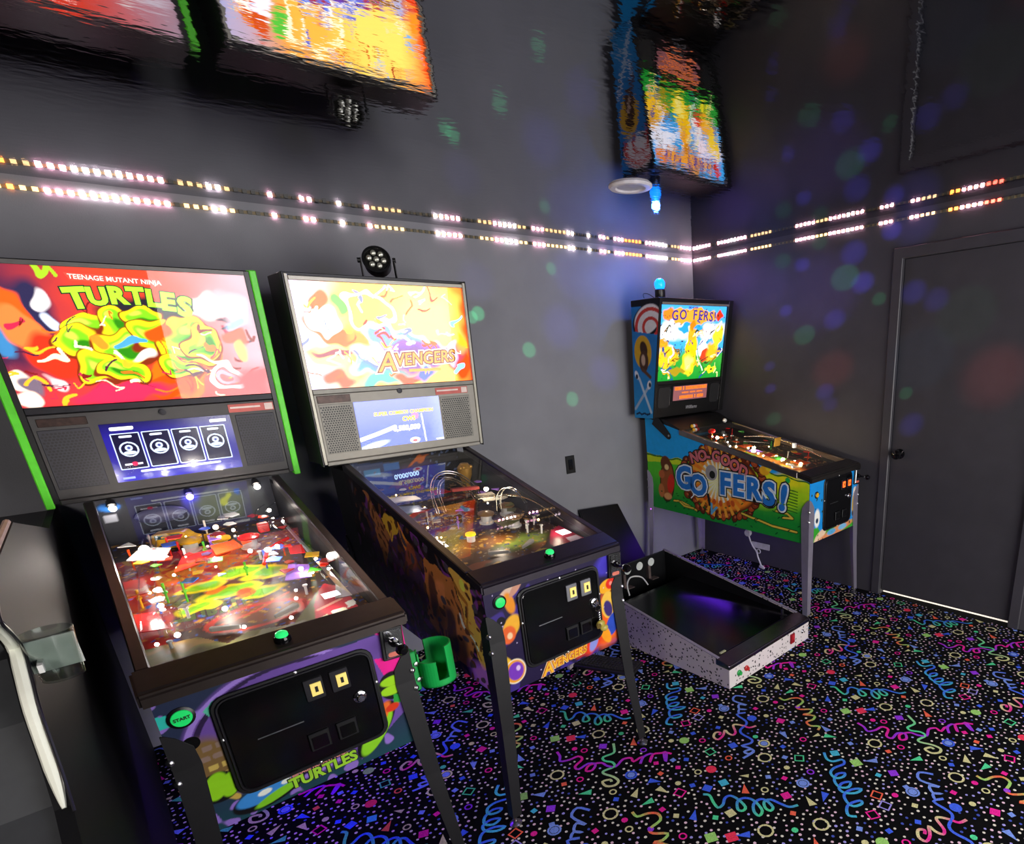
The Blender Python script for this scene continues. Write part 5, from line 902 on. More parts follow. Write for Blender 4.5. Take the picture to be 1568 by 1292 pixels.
opsH = [('fill', '#2478c0'), ('grad', '#2c98d8', 1, 1.6, 1.2), ('poly', '#0c0c10', [(-0.05, 1.90), (-0.45, 1.875), (-0.45, 1.96), (-0.05, 1.96)]), ('ell', '#101018', -0.27, 1.80, 0.15, 0.10, -0.3, .1), ('ell', '#e8e4e4', -0.27, 1.81, 0.13, 0.085, -0.3, .08), ('ring', '#c83c34', -0.30, 1.76, 0.14, 0.11, 0.10), ('ring', '#c83c34', -0.30, 1.76, 0.07, 0.055, 0.18), ('poly', '#2478c0', [(-0.05, 1.755), (-0.45, 1.70), (-0.45, 1.60), (-0.05, 1.60)]), ('ell', '#d8a828', -0.21, 1.61, 0.085, 0.105, 0, .05), ('ell', '#3c2418', -0.22, 1.63, 0.035, 0.05, -0.3, .15), ('ell', '#4c3020', -0.215, 1.55, 0.045, 0.07, 0.1, .15), ('ell', '#c8a890', -0.21, 1.56, 0.02, 0.035, 0, .3), ('line', '#5c3c24', [(-0.20, 1.50), (-0.27, 1.45)], 0.012), ('line', '#a8c0d8', [(-0.10, 1.24), (-0.24, 1.38), (-0.265, 1.41)], 0.010), ('line', '#c0d4e4', [(-0.26, 1.22), (-0.16, 1.44), (-0.13, 1.47)], 0.010), ('ell', '#e8ecf0', -0.255, 1.40, 0.02, 0.03, 0.4, .2), ('ell', '#e8ecf0', -0.135, 1.465, 0.018, 0.03, -0.4, .2), ('ell', '#182c40', -0.135, 1.455, 0.012, 0.016, 0, .3), ('ell', '#182c40', -0.262, 1.40, 0.012, 0.016, 0, .3), ('line', '#10284c', [(-0.11, 1.205), (-0.14, 1.215), (-0.16, 1.203), (-0.19, 1.212), (-0.22, 1.203), (-0.245, 1.21)], 0.006)]
pts = [(-0.0854 - 0.001, 1.179), (-0.272, 1.179), (-0.397, 1.926), (-0.1215, 1.932)]
art('head_side_art', [(x, p[0], p[1]) for p in pts], pts, 60, 150, opsH, M_print, bx)
# painted left side: sky, hills, dirt burst with lettering
opsL = [('fill', '#1c98f0'), ('warp', 0.006, 16), ('poly', '#b8d020', [(-0.05, 0.93), (-0.30, 0.90), (-0.45, 0.905), (-0.60, 0.88), (-1.0, 0.93), (-1.10, 0.90), (-1.25, 0.885), (-1.52, 0.84), (-1.52, 0.40), (-0.05, 0.40)]), ('poly', '#4cb428', [(-0.05, 0.87), (-0.35, 0.86), (-0.50, 0.85), (-1.0, 0.84), (-1.15, 0.80), (-1.52, 0.72), (-1.52, 0.40), (-0.05, 0.40)]), ('grad', '#087830', 1, 0.80, 0.60, .9), ('grad', '#e0d818', 0, -1.05, -1.25, .0), ('ell', '#d8d41c', -1.25, 0.82, 0.20, 0.06, -0.25, .6), ('ell', '#98c81c', -1.30, 0.73, 0.20, 0.06, -0.2, .7), ('line', '#1c5c20', [(-0.10, 0.915), (-0.3, 0.895), (-0.46, 0.895), (-0.58, 0.875)], 0.005), ('line', '#1c5c20', [(-1.02, 0.905), (-1.12, 0.90), (-1.28, 0.875), (-1.5, 0.84)], 0.004), ('flat',)]
rr = random.Random(5)
for k in range(46):
    a = 2 * PI * k / 46; R_ = 1 + 0.12 * rr.random(); cx, cy = -0.80 - 0.325 * R_ * math.cos(a), 0.782 + 0.212 * R_ * math.sin(a)
    opsL += [('ell', '#1c0c08', cx, cy, 0.034, 0.026, a, .08), ('ell', ('#7c3418', '#5c2414', '#9c4420')[k % 3], cx, cy, 0.027, 0.020, a, .2), ('ell', '#b0603c', cx - 0.004, cy + 0.005, 0.010, 0.007, a, .4)]
opsL += [('ell', '#5c2410', -0.80, 0.782, 0.325, 0.205, 0, .03), ('ell', '#d87820', -0.80, 0.775, 0.30, 0.18, 0, .1), ('rays', '#e89430', -0.78, 0.79, 26, 0.25), ('ell', '#f4dc90', -0.78, 0.79, 0.12, 0.10, 0, .8), ('rays', '#f8ecc8', -0.78, 0.79, 22, 0.15)]
for k in range(22):
    a = rr.uniform(0, 6.28); opsL += [('ell', '#b84c1c', -0.80 + 0.24 * math.cos(a), 0.775 + 0.135 * math.sin(a), 0.022, 0.016, a, .2)]
# golf bag and tuft standing left of the burst, divots and worm trails in the grass
opsL += [('ell', '#20100c', -0.30, 0.735, 0.075, 0.155, 0.1, .05), ('ell', '#8c4c24', -0.30, 0.735, 0.065, 0.14, 0.1, .1), ('ell', '#c02c1c', -0.335, 0.72, 0.035, 0.07, 0.2, .15), ('ell', '#5c3018', -0.29, 0.86, 0.05, 0.055, 0, .1), ('ell', '#d8b878', -0.30, 0.835, 0.022, 0.02, 0, .3), ('ell', '#a85830', -0.245, 0.78, 0.03, 0.03, 0, .2), ('ell', '#c89058', -0.30, 0.625, 0.04, 0.025, 0, .2), ('ell', '#b06838', -0.235, 0.66, 0.03, 0.05, 0, .2)]
for P_ in ([(-0.36, 0.60), (-0.42, 0.605), (-0.50, 0.585), (-0.58, 0.56)], [(-0.42, 0.60), (-0.46, 0.575), (-0.55, 0.57)], [(-0.98, 0.60), (-1.05, 0.585), (-1.12, 0.575), (-1.22, 0.555), (-1.40, 0.545)], [(-1.30, 0.62), (-1.37, 0.625), (-1.33, 0.65), (-1.25, 0.655)]):
    opsL += [('line', '#0c2410', P_, 0.011), ('line', '#c8b040', P_, 0.006)]
for k in range(8): opsL += [('line', '#145c1c', [(-1.28 - 0.015 * (k % 2), 0.66 + k * 0.018), (-1.34, 0.672 + k * 0.018), (-1.40, 0.664 + k * 0.018)], 0.003)]
for k in range(40): 
    cx, cy = rr.uniform(-1.45, -0.2), rr.uniform(0.50, 0.66); opsL += [('line', '#06401c', [(cx, cy), (cx - 0.012, cy + rr.uniform(-0.01, 0.01))], 0.0035)]
opsL += [('ell', '#d8a020', -1.16, 0.895, 0.04, 0.03, 0, .2), ('ell', '#f0c428', -1.19, 0.91, 0.022, 0.018, 0, .2), ('ell', '#18a048', -1.33, 0.852, 0.018, 0.018, 0, .2)]
x = -0.2782
art('side_art', [(x, C.yr, C.zbr), (x, C.yf + 0.001, C.zb + 0.001), (x, C.yf + 0.001, C.zl - 0.032), (x, C.yr, 1.178)], [(C.yr, C.zbr), (C.yf, C.zb), (C.yf, C.zl - 0.032), (C.yr, 1.178)], 330, 150, opsL, M_print, C.root, gain=1.35)
rear = MB().yz([(C.yr, C.zg - 0.04), (-0.46, C.zg - 0.04), (-0.46, 1.10), (-0.30, 1.165), (C.yr, 1.178)], -0.2775, 0.2775).build('neck', M_black, C.root)
sf = lambda y, z, d=0.002: frame((-0.2785 - d, y, z), (0, -1, 0), (0, 0, 1))
K_ink = P_ink; K_wht = pm('print_white', '#e8f0f4', 0.5); K_blu = pm('print_blue', '#1f78d0', 0.5); K_lb = pm('print_skyblue', '#64b4e4', 0.5); K_pk = pm('print_rose', '#d87078', 0.5)
for ch, y, z, sz, ro in (('G', -0.475, 0.770, .20, .10), ('O', -0.605, 0.735, .18, -.05), ('F', -0.845, 0.770, .185, -.02), ('E', -0.955, 0.772, .175, -.02), ('R', -1.075, 0.765, .175, .0), ('S', -1.195, 0.748, .185, .0), ('!', -1.30, 0.735, .20, -.15)):
    R_ = Matrix.Rotation(ro, 4, 'Z')
    sz *= 1.05; text('title_outline', ch, sf(y, z, 0.0008) @ R_, sz, K_ink, C.root, 0.135); text('title_edge', ch, sf(y, z, 0.0022) @ R_, sz, K_wht, C.root, 0.095)
    text('title_letter', ch, sf(y, z, 0.0036) @ R_, sz, K_blu, C.root, 0.045)
for ch, y, z, ro in (('N', -0.575, 0.925, .30), ('O', -0.650, 0.942, .15), ('-', -0.705, 0.947, .0), ('G', -0.77, 0.945, -.0), ('O', -0.85, 0.928, -.12), ('O', -0.925, 0.902, -.22), ('D', -0.995, 0.872, -.32)):
    R_ = Matrix.Rotation(ro, 4, 'Z'); text('title_outline', ch, sf(y, z, 0.0008) @ R_, 0.098, K_ink, C.root, 0.12); text('title_letter', ch, sf(y, z, 0.0022) @ R_, 0.098, K_pk, C.root, 0.04)
text('title_piece', 'I', sf(-0.70, 0.648, 0.002) @ Matrix.Rotation(0.2, 4, 'Z'), 0.11, K_ink, C.root, 0.04); text('title_piece', 'V', sf(-0.73, 0.585, 0.002) @ Matrix.Rotation(-0.4, 4, 'Z'), 0.10, K_lb, C.root, 0.04)
gb = MB().lathe([(0, 0.0), (0.052, 0.0), (0.050, 0.001), (0, 0.002)], (-0.2785, -0.725, 0.838), (-1, 0, 0), 24).build('golf_ball_print', pm('print_ball', '#a8a4a4', 0.5), C.root)
MB().lathe([(0, 0.0), (0.026, 0.0), (0.025, 0.001), (0, 0.001)], (-0.2808, -0.735, 0.826), (-1, 0, 0), 18).build('golf_ball_hole', K_ink, C.root)
for k in range(4): MB().prism([(-0.2815, -0.70 + 0.005 * k, 0.80 - 0.01 * k), (-0.2815, -0.59 + 0.02 * k, 0.72 - 0.025 * k), (-0.2815, -0.595 + 0.02 * k, 0.714 - 0.025 * k)], (-0.0006, 0, 0)).build('speed_streak', K_wht, C.root)
hg = MB().prism([(-0.279, p[0], p[1]) for p in [(-0.205, 1.176), (-0.175, 1.13), (-0.325, 1.035), (-0.345, 1.032), (-0.362, 1.045), (-0.360, 1.068), (-0.345, 1.082), (-0.25, 1.176)]], (-0.006, 0, 0)).build('hinge_arm', M_plastic, C.root, 0.002)
MB().lathe([(0.008, 0), (0.008, 0.003), (0, 0.005)], (-0.285, -0.345, 1.058), (-1, 0, 0), 10).build('pivot_bolt', M_bolt, hg, smooth=True)
opsF = [('fill', '#1c8cd8'), ('poly', '#38a030', [(-0.2775, 0.48), (0.2775, 0.48), (0.2775, 0.53), (-0.15, 0.53), (-0.18, 0.57), (-0.2775, 0.57)]), ('ell', '#e8c8a8', -0.15, 0.505, 0.07, 0.03, 0.4, .3), ('ell', '#e09060', 0.04, 0.50, 0.20, 0.025, 0.1, .3), ('ell', '#58a8d8', -0.02, 0.503, 0.05, 0.018, 0, .3), ('ell', '#78b8e0', 0.11, 0.508, 0.05, 0.018, 0, .3), ('ell', '#f0f0e8', -0.19, 0.625, 0.03, 0.055, 0, .3), ('ell', '#183050', -0.19, 0.61, 0.014, 0.016, 0, .3), ('ell', '#d8b040', 0.245, 0.63, 0.03, 0.09, 0, .3), ('ell', '#e8e0d0', 0.25, 0.70, 0.025, 0.04, 0.3, .3), ('ell', '#483828', 0.24, 0.57, 0.02, 0.02, 0, .3), ('speck', '#284030', 50, 1.2)]
art('front_art', [(-0.2775, C.yf - 0.0008, C.zb), (0.2775, C.yf - 0.0008, C.zb), (0.2775, C.yf - 0.0008, 0.86), (-0.2775, C.yf - 0.0008, 0.86)], [(-0.2775, C.zb), (0.2775, C.zb), (0.2775, 0.86), (-0.2775, 0.86)], 130, 90, opsF, M_print, C.root)
C.coin_door(0.032, 0.690, 0.325, 0.325, ((0.075, 0.785), (0.14, 0.785)), (0.150, 0.70), ((0.02, 0.60), (0.10, 0.60)), 'orange')
C.button('start_button', -0.205, 0.770, 0.015, M_yel); C.shooter(0.250, 0.805)
pf = C.playfield([('fill', '#3c3428'), ('warp', 0.01, 30), ('ell', '#c88838', -0.05, 0.40, 0.12, 0.3, 0, .5), ('ell', '#4c8030', -0.1, 0.5, 0.08, 0.08, 0, .4), ('speck', '#e0c080', 50, 0.7), ('speck', '#a03020', 45, 1.0, 2)], (60, 110))
C.backboard([('fill', '#1c2830'), ('ell', '#305878', 0, 1.06, 0.2, 0.03, 0, .5)])
for k, t in enumerate(np.linspace(0.10, 0.60, 9)): lamp(pf, C.PP(-0.05 + 0.03 * math.sin(k * 2.1), t, 0.03), 0.008 if k % 3 else 0.013, M_lampw)
for p, h, m in (([(-0.06, 0.08), (0.03, 0.08), (0.03, 0.16), (-0.06, 0.17)], 0.03, pm('ramp_orange', '#f05a1c', 0.25)), ([(-0.10, 0.30), (-0.02, 0.30), (-0.02, 0.36), (-0.10, 0.36)], 0.035, M_red), ([(-0.14, 0.22), (-0.06, 0.20), (-0.05, 0.27), (-0.13, 0.28)], 0.04, pm('leaf_green', '#3ca838', 0.3)), ([(-0.15, 0.40), (-0.07, 0.38), (-0.07, 0.45), (-0.15, 0.46)], 0.045, pm('violet_plate', '#9c70d8', 0.25)), ([(-0.12, 0.50), (-0.03, 0.5), (-0.03, 0.55), (-0.12, 0.56)], 0.05, pm('ramp_orange', '#f05a1c', 0.25))): C.plate(p, h, m)
MB().prism([C.PP(-0.03, 0.33, 0.085), C.PP(0.035, 0.33, 0.085), C.PP(0.035, 0.33, 0.14), C.PP(-0.03, 0.33, 0.14)], C.pt * 0.004).build('gold_sign', pm('gold_paint', '#b88c38', 0.35, 0.4), pf)
MB().box(C.PP(0.0, 0.20, 0.12), (0.022, 0.02, 0.03)).build('white_block', M_white, pf, 0.002)
MB().ball(C.PP(-0.12, 0.79, 0.10), 1.0, 12, (0.026, 0.026, 0.018)).build('red_cap', M_red, pf, smooth=True)
MB().ball(C.PP(0.115, 0.88, 0.13), 0.016, 12).build('golf_ball', M_white, pf, smooth=True)
for k in range(6): MB().ball(C.PP(-0.16 + 0.02 * (k % 3), 0.92 + 0.02 * (k // 3), 0.085 + 0.022 * (k // 3)), 0.013, 8).build('toy_lump', (M_yel, M_white, pm('dark_red', '#9c1414', 0.3))[k % 3], pf, smooth=True)
for x, t in ((-0.2, 0.2), (-0.2, 0.4), (-0.2, 0.6), (0, 0.5), (0.1, 0.3), (0.05, 0.7), (-0.1, 0.65), (-0.22, 0.5)): C.post(x, t, 0.04, M_white)
C.wire([(0.19, 0.10, 0.04), (0.19, 0.3, 0.07), (0.15, 0.5, 0.09), (0.0, 0.6, 0.09)], 0.003); C.clutter(45, 4, [pm('ramp_orange', '#f05a1c', 0.25), M_white, M_yel, M_clear, pm('leaf_green', '#3ca838', 0.3), M_red], 0.08, 0.9, 0.2, 4); C.flipper(-0.09, 0.13, 1); C.flipper(0.08, 0.13, -1)
for e, x, t, hh in ((1.0, -0.1, 0.2, 0.06), (0.9, -0.08, 0.45, 0.07), (0.5, -0.1, 0.75, 0.10)):
    o = light('playfield_bulb', 'POINT', (0, 0, 0), e, (1.0, 0.84, 0.6), 0.012); o.parent = C.root; o.location = C.PP(x, t, hh)
for xx in (-0.15, 0.15): MB().box((xx, -0.55, C.zb + 0.022), (0.03, 0.5, 0.008)).build('underglow_strip', pm('uv_strip', '#3a10ff', 0.5), C.root)
lamp(C.root, (-0.279, -0.055 - 0.06, 0.505), 0.009, pm('lamp_magenta', '#c040ff', 0.4, es=8), 'indicator_light')
C.finish()

# ======================================================= low speckled cabinet on the floor
MN = empty('tabletop_cabinet', (-1.2216, -1.6436, 0), 0.0216); tag(MN, 'low white cabinet with black speckles and empty black top lying legless on the carpet', 'pinball cabinet')
w2, Ln, h0, h1 = 0.36, 1.15, 0.131, 0.322
ms = bpy.data.materials.new('speckled_laminate'); ms.use_nodes = True; nt = ms.node_tree; N = nt.nodes; L = nt.links; b = N['Principled BSDF']; b.inputs['Roughness'].default_value = 0.4
tc = N.new('ShaderNodeTexCoord'); nzz = N.new('ShaderNodeTexNoise'); nzz.inputs['Scale'].default_value = 30; mx = N.new('ShaderNodeMix'); mx.data_type = 'VECTOR'; mx.inputs['Factor'].default_value = 0.02
L.new(tc.outputs['Object'], nzz.inputs['Vector']); L.new(tc.outputs['Object'], mx.inputs[4]); L.new(nzz.outputs['Color'], mx.inputs[5])
vo = N.new('ShaderNodeTexVoronoi'); vo.inputs['Scale'].default_value = 54; L.new(mx.outputs[1], vo.inputs['Vector'])
rp = N.new('ShaderNodeValToRGB'); rp.color_ramp.elements[0].position = 0.27; rp.color_ramp.elements[0].color = (0.02, 0.02, 0.02, 1); rp.color_ramp.elements[1].position = 0.31; rp.color_ramp.elements[1].color = lin('#d6cccc') + (1,)
L.new(vo.outputs['Distance'], rp.inputs['Fac']); 
sp2 = N.new('ShaderNodeSeparateColor'); L.new(vo.outputs['Color'], sp2.inputs[0]); gt = N.new('ShaderNodeMath'); gt.operation = 'GREATER_THAN'; gt.inputs[1].default_value = 0.35; L.new(sp2.outputs[0], gt.inputs[0])
m2 = N.new('ShaderNodeMix'); m2.data_type = 'RGBA'; m2.inputs[6].default_value = lin('#d6cccc') + (1,); L.new(gt.outputs[0], m2.inputs['Factor']); L.new(rp.outputs['Color'], m2.inputs[7]); L.new(m2.outputs[2], b.inputs['Base Color'])
for sx in (-1, 1):
    xa, xb = sorted((sx * w2, sx * (w2 - 0.018)))
    MB().yz([(0, 0.002), (0, h0 - 0.024), (0.075, h0 - 0.024), (0.075, h0 + 0.012), (Ln, h1), (Ln, 0.002)], xa, xb).build('side_panel', ms, MN)
    MB().yz([(0.075, h0 + 0.0125), (Ln, h1), (Ln, h1 + 0.004), (0.075, h0 + 0.0165)], xa, xb).build('edge_band', pm('edge_band', '#8c8494', 0.4), MN)
MB().box((0, 0.01, (h0 - 0.02) / 2), (2 * w2 - 0.036, 0.02, h0 - 0.024)).build('front_panel', ms, MN)
MB().yz([(-0.004, h0 - 0.024), (-0.004, h0 - 0.004), (0.0, h0), (0.085, h0 + 0.016), (0.085, h0 - 0.02)], -w2 - 0.002, w2 + 0.002).build('lockbar', pm('lockbar_steel', '#7c7480', 0.25, 1.0), MN, 0.002)
for sx in (-1, 1): MB().yz([(0.09, 0.02), (0.09, h0 + 0.010), (Ln - 0.02, h1 - 0.006), (Ln - 0.02, 0.02)], *sorted((sx * (w2 - 0.0185), sx * (w2 - 0.0205)))).build('inner_lining', M_plastic, MN)
MB().box((0, Ln - 0.009, h1 / 2), (2 * w2 - 0.036, 0.018, h1 - 0.01)).build('back_panel', M_plastic, MN)
MB().box((0, Ln / 2, 0.012), (2 * w2 - 0.036, Ln - 0.04, 0.012)).build('bottom_panel', M_plastic, MN)
MB().prism([(-w2 + 0.02, 0.09, h0 - 0.012), (w2 - 0.02, 0.09, h0 - 0.012), (w2 - 0.02, 0.95, h0 + 0.03), (-w2 + 0.02, 0.95, h0 + 0.03)], (0, 0.001, 0.012)).build('monitor', pm('screen_dark', '#040406', 0.18), MN, 0.003)
mb = MB(); mb.tube([(-w2 + 0.03, 0.10, h0 + 0.004), (w2 - 0.03, 0.10, h0 + 0.004)], 0.004, 6); mb.build('screen_bezel', M_dark, MN)
for x in (-0.005, 0.10, 0.205): MB().lathe([(0, 0), (0.028, 0), (0.028, 0.003), (0, 0.004)], (x, Ln - 0.019, 0.275), (0, -1, 0), 20).build('white_pad', pm('pad_white', '#d8dcd4', 0.5), MN, smooth=True)
for x in (-0.05, 0.17): MB().box((x, Ln - 0.03, 0.215), (0.02, 0.022, 0.09)).box((x + 0.02, Ln - 0.05, 0.172), (0.06, 0.05, 0.004)).build('bracket', pm('bracket_grey', '#a08c88', 0.35, 0.8), MN)
MB().tube(smooth_line([(-0.14, 0.97, 0.185), (-0.11, 1.02, 0.235), (-0.05, 1.05, 0.26), (0.02, 1.03, 0.245), (0.03, 0.98, 0.20)], 5), 0.005, 8).build('cable_loop', M_white, MN, smooth=True)
for x, m in ((-w2 + 0.075, pm('btn_green', '#20a048', 0.3)), (-w2 + 0.135, pm('btn_red', '#c02c2c', 0.3))):
    MB().lathe([(0.015, 0), (0.015, 0.006), (0.011, 0.008), (0.010, 0.016), (0, 0.018)], (x, 0.0, 0.062), (0, -1, 0), 14).build('push_button', m, MN, smooth=True)
rk = MB().box((0.19, -0.004, 0.066), (0.038, 0.010, 0.058)).build('rocker_switch', pm('switch_red', '#8c1420', 0.3), MN, 0.003)
MB().box((0.19, -0.010, 0.075), (0.024, 0.006, 0.03)).build('rocker', pm('switch_red2', '#b82830', 0.3), rk, 0.002)
MB().lathe([(0.012, 0), (0.012, 0.006), (0.005, 0.008), (0.005, 0.018), (0, 0.018)], (0.29, 0, 0.072), (0, -1, 0), 12).build('key_switch', M_chrome, MN, smooth=True)
MB().box((-w2 + 0.075, 0.103, h0 + 0.012), (0.04, 0.012, 0.006)).build('tape_scrap', pm('tape_pale', '#c8c898', 0.5), MN)
MB().box((w2 - 0.06, 0.14, h0 + 0.016), (0.012, 0.012, 0.03)).build('clip', M_steel, MN)

# ======================================================= smaller things
# black board leaning against the back wall behind the low cabinet
bl = MB(); bl.prism([(-1.24, -0.010, 0.60), (-0.90, -0.010, 0.575), (-0.80, -0.30, 0.0), (-1.24, -0.30, 0.0)], (0, -0.016, 0.006))
tag(bl.build('board', pm('black_board', '#050507', 0.35), None, 0.002), 'thin black board leaning against the grey wall behind the speckled cabinet', 'board')

# keyboard under the middle machine
kb = empty('keyboard', (-1.84, -0.985, 0), -1.15); tag(kb, 'black computer keyboard lying on the carpet under the middle machine', 'keyboard')
MB().box((0, 0, 0.011), (0.40, 0.145, 0.018)).build('keyboard_body', pm('kb_black', '#141214', 0.45), kb, 0.004)
key_me = MB().box((0, 0, 0), (0.0165, 0.0165, 0.007)).build('key', pm('key_black', '#1e1b1c', 0.5), kb, 0.0012)
first = True
for r_ in range(6):
    for c_ in range(20):
        o = key_me if first else key_me.copy()
        if not first: COL.objects.link(o)
        first = False; o.parent = kb; o.location = (-0.183 + c_ * 0.0192, 0.05 - r_ * 0.0195, 0.0235)
MB().box((-0.05, 0.066, 0.0205), (0.03, 0.008, 0.001)).build('sticker', pm('sticker', '#d8d4d0', 0.5), kb)
pw = empty('power_adapter', (-1.80, -0.755, 0), 0.4); tag(pw, 'cream power adapter on the floor beyond the keyboard', 'adapter')
MB().box((0, 0, 0.03), (0.10, 0.055, 0.06)).build('adapter_body', pm('adapter_cream', '#d8ccb0', 0.45), pw, 0.006)
MB().box((0.0, -0.0285, 0.03), (0.003, 0.003, 0.058)).build('seam', M_dark, pw)
MB().tube(smooth_line([(0.05, 0, 0.02), (0.09, 0.02, 0.006), (0.13, 0.08, 0.006), (0.10, 0.16, 0.006)], 4), 0.004, 6).build('lead', M_plastic, pw, smooth=True)
cb = MB().tube(smooth_line([(-2.05, -0.98, 0.007), (-1.98, -0.93, 0.007), (-1.95, -0.86, 0.007), (-2.02, -0.80, 0.007), (-2.12, -0.86, 0.007), (-2.10, -0.98, 0.007), (-2.0, -1.03, 0.007)], 5), 0.0045, 6)
tag(cb.build('cable', M_plastic, None, smooth=True), 'coiled black cable on the carpet beside the keyboard', 'cable')
pg = empty('plug', (-1.97, -0.86, 0), 0.5); tag(pg, 'small grey plug lying beside the keyboard under the middle machine', 'plug')
MB().box((0, 0, 0.014), (0.07, 0.026, 0.024)).build('plug_body', pm('plug_grey', '#a89ca0', 0.5), pg, 0.006)
for yy in (-0.006, 0.006): MB().box((0.042, yy, 0.014), (0.018, 0.002, 0.007)).build('prong', M_steel, pg)

# green cup holder bolted beside the left machine's right leg
cx, cy, z0, z1, R0 = -2.902, -1.535, 0.605, 0.735, 0.056
ch = empty('cup_holder', (cx, cy, z0)); tag(ch, 'bright green plastic cup holder with an open slot, mounted by a black leg', 'cup holder')
mb = MB(); nseg = 40
ring_a = [2 * PI * k / nseg for k in range(nseg)]
def cupz(a):                                            # rim height: a U slot towards the camera side and a lower front lip
    d = math.degrees(a) % 360
    return 0.022 if 252 < d < 284 else 0.088 if 190 < d <= 252 else 0.115 if 140 < d <= 190 else 0.06 if 100 < d <= 140 else 0.13
for k in range(nseg):
    a, b_ = ring_a[k], ring_a[(k + 1) % nseg]; h = cupz((a + b_ + (2 * PI if b_ < a else 0)) / 2)
    P_ = lambda r, t, z: (r * math.cos(t), r * math.sin(t), z)
    mb.prism([P_(R0, a, 0), P_(R0, b_, 0), P_(R0 - 0.005, b_, 0), P_(R0 - 0.005, a, 0)], (0, 0, h))
mb.lathe([(0, 0), (R0, 0), (R0, 0.004), (0, 0.004)], n=40)
mb.build('cup', pm('cup_green', '#18b050', 0.4, var=0.03), ch)
MB().box((-0.0755, 0.01, 0.06), (0.036, 0.035, 0.135)).build('mount', pm('cup_green', '#18b050'), ch, 0.003)
for zz in (0.03, 0.085): MB().lathe([(0.008, 0), (0.008, 0.004), (0, 0.006)], (-0.062, -0.0075, zz), (0.2, -1, 0), 10).build('bolt', M_bolt, ch, smooth=True)

# par lamp standing on the middle machine
zt = 1.940
pl = empty('stage_light', (-2.447, -0.47, zt)); tag(pl, 'small black spotlight in a yoke standing on the pale-glowing middle machine', 'spotlight')
cc_ = Vector((0, 0, 0.072)); ax = Vector((-0.35, -0.80, 0.28)).normalized()
MB().lathe([(0.018, -0.075), (0.040, -0.065), (0.052, -0.045), (0.052, 0.0), (0.056, 0.002), (0.056, 0.012), (0.049, 0.012), (0.049, 0.004)], cc_, ax, 28).build('lamp_can', M_plastic, pl, smooth=True)
MB().lathe([(0, 0.003), (0.048, 0.005), (0.048, 0.007), (0, 0.009)], cc_, ax, 24).build('lens', pm('lens', '#4c4c48', 0.1, 0.8), pl, smooth=True)
u_ = ax.orthogonal().normalized(); v_ = ax.cross(u_)
for k in range(7):
    o_ = cc_ + ax * 0.010 + (u_ * math.cos(k * 1.047) + v_ * math.sin(k * 1.047)) * (0.028 if k < 6 else 0); MB().lathe([(0.012, 0), (0.010, 0.005), (0.004, 0.008), (0, 0.0085)], o_, ax, 10).build('led_lens', pm('led_lens', '#c8c8b8', 0.12, 0.6), pl, smooth=True)
sd = Vector((0.9, -0.38, 0)).normalized()
mb = MB()
for s_ in (-1, 1): mb.prism([sd * s_ * 0.064 + Vector((0, 0.008, 0)), sd * s_ * 0.064 + Vector((0, -0.008, 0)), sd * s_ * 0.064 + Vector((0, -0.008, 0.082)), sd * s_ * 0.064 + Vector((0, 0.008, 0.082))], sd * 0.003)
mb.prism([sd * -0.064 + Vector((0, 0.008, 0)), sd * 0.067 + Vector((0, 0.008, 0)), sd * 0.067 + Vector((0, -0.008, 0)), sd * -0.064 + Vector((0, -0.008, 0))], (0, 0, 0.003)); mb.build('yoke', M_black, pl)
for s_ in (-1, 1): MB().lathe([(0.010, 0), (0.010, 0.012), (0, 0.013)], cc_ + sd * s_ * 0.062, sd * s_, 12).build('yoke_knob', M_black, pl, smooth=True)

# blue beacon on the corner machine
bc = empty('beacon', (-0.633, -0.30, 1.9335)); tag(bc, 'glowing blue beacon lamp on top of the corner pinball machine', 'beacon')
MB().lathe([(0.030, 0), (0.034, 0.010), (0.034, 0.052), (0.030, 0.056), (0, 0.056)], n=22).build('beacon_base', M_plastic, bc, smooth=True)
MB().lathe([(0.026, 0.056), (0.033, 0.070), (0.036, 0.085), (0.033, 0.102), (0.022, 0.115), (0.010, 0.120), (0, 0.121)], n=22).build('dome', pm('dome_blue', '#1890ff', 0.2, emit='#0c74ff', es=3.2, var=0.02), bc, smooth=True)
MB().tube(smooth_line([(-0.03, 0.03, 0.01), (-0.07, 0.04, 0.03), (-0.11, 0.04, 0.028), (-0.125, 0.02, 0.002)], 5), 0.0028, 6).build('cord', M_plastic, bc, smooth=True)
light('beacon_light', 'POINT', (-0.633, -0.30, 2.09), 4.0, (0.04, 0.22, 1.0), 0.025)

# white cord hanging from the corner machine's underside
hc = empty('hanging_cord', (-0.552, -1.0, 0.21)); tag(hc, 'white cord with a round knob and flat tag hanging under the green cabinet', 'cord')
MB().tube(smooth_line([(0, 0.045, 0.262), (0, 0.045, 0.225), (0, 0.03, 0.18), (0, 0.005, 0.14), (0, -0.02, 0.115), (0, -0.035, 0.075), (0, -0.055, 0.035), (0, -0.065, 0.008)], 5), 0.005, 8).build('cord', pm('cord_white', '#c8c4d8', 0.5), hc, smooth=True)
MB().lathe([(0, -0.012), (0.022, -0.012), (0.026, 0), (0.022, 0.012), (0, 0.012)], (-0.004, 0.045, 0.232), (-1, 0, 0), 16).build('knob', pm('cord_white', '#c8c4d8'), hc, smooth=True)
MB().prism([(0, p[0], p[1]) for p in rrect(-0.055, 0.158, 0.145, 0.040, 0.004)], (0.003, 0, 0)).build('tag', pm('cord_white', '#c8c4d8'), hc)
MB().tube([(0, -0.04 + 0.014 * math.cos(a), 0.118 + 0.014 * math.sin(a)) for a in np.linspace(0, 2 * PI, 15)[:-1]], 0.0035, 6, True).build('loop', pm('cord_white', '#c8c4d8'), hc, smooth=True)
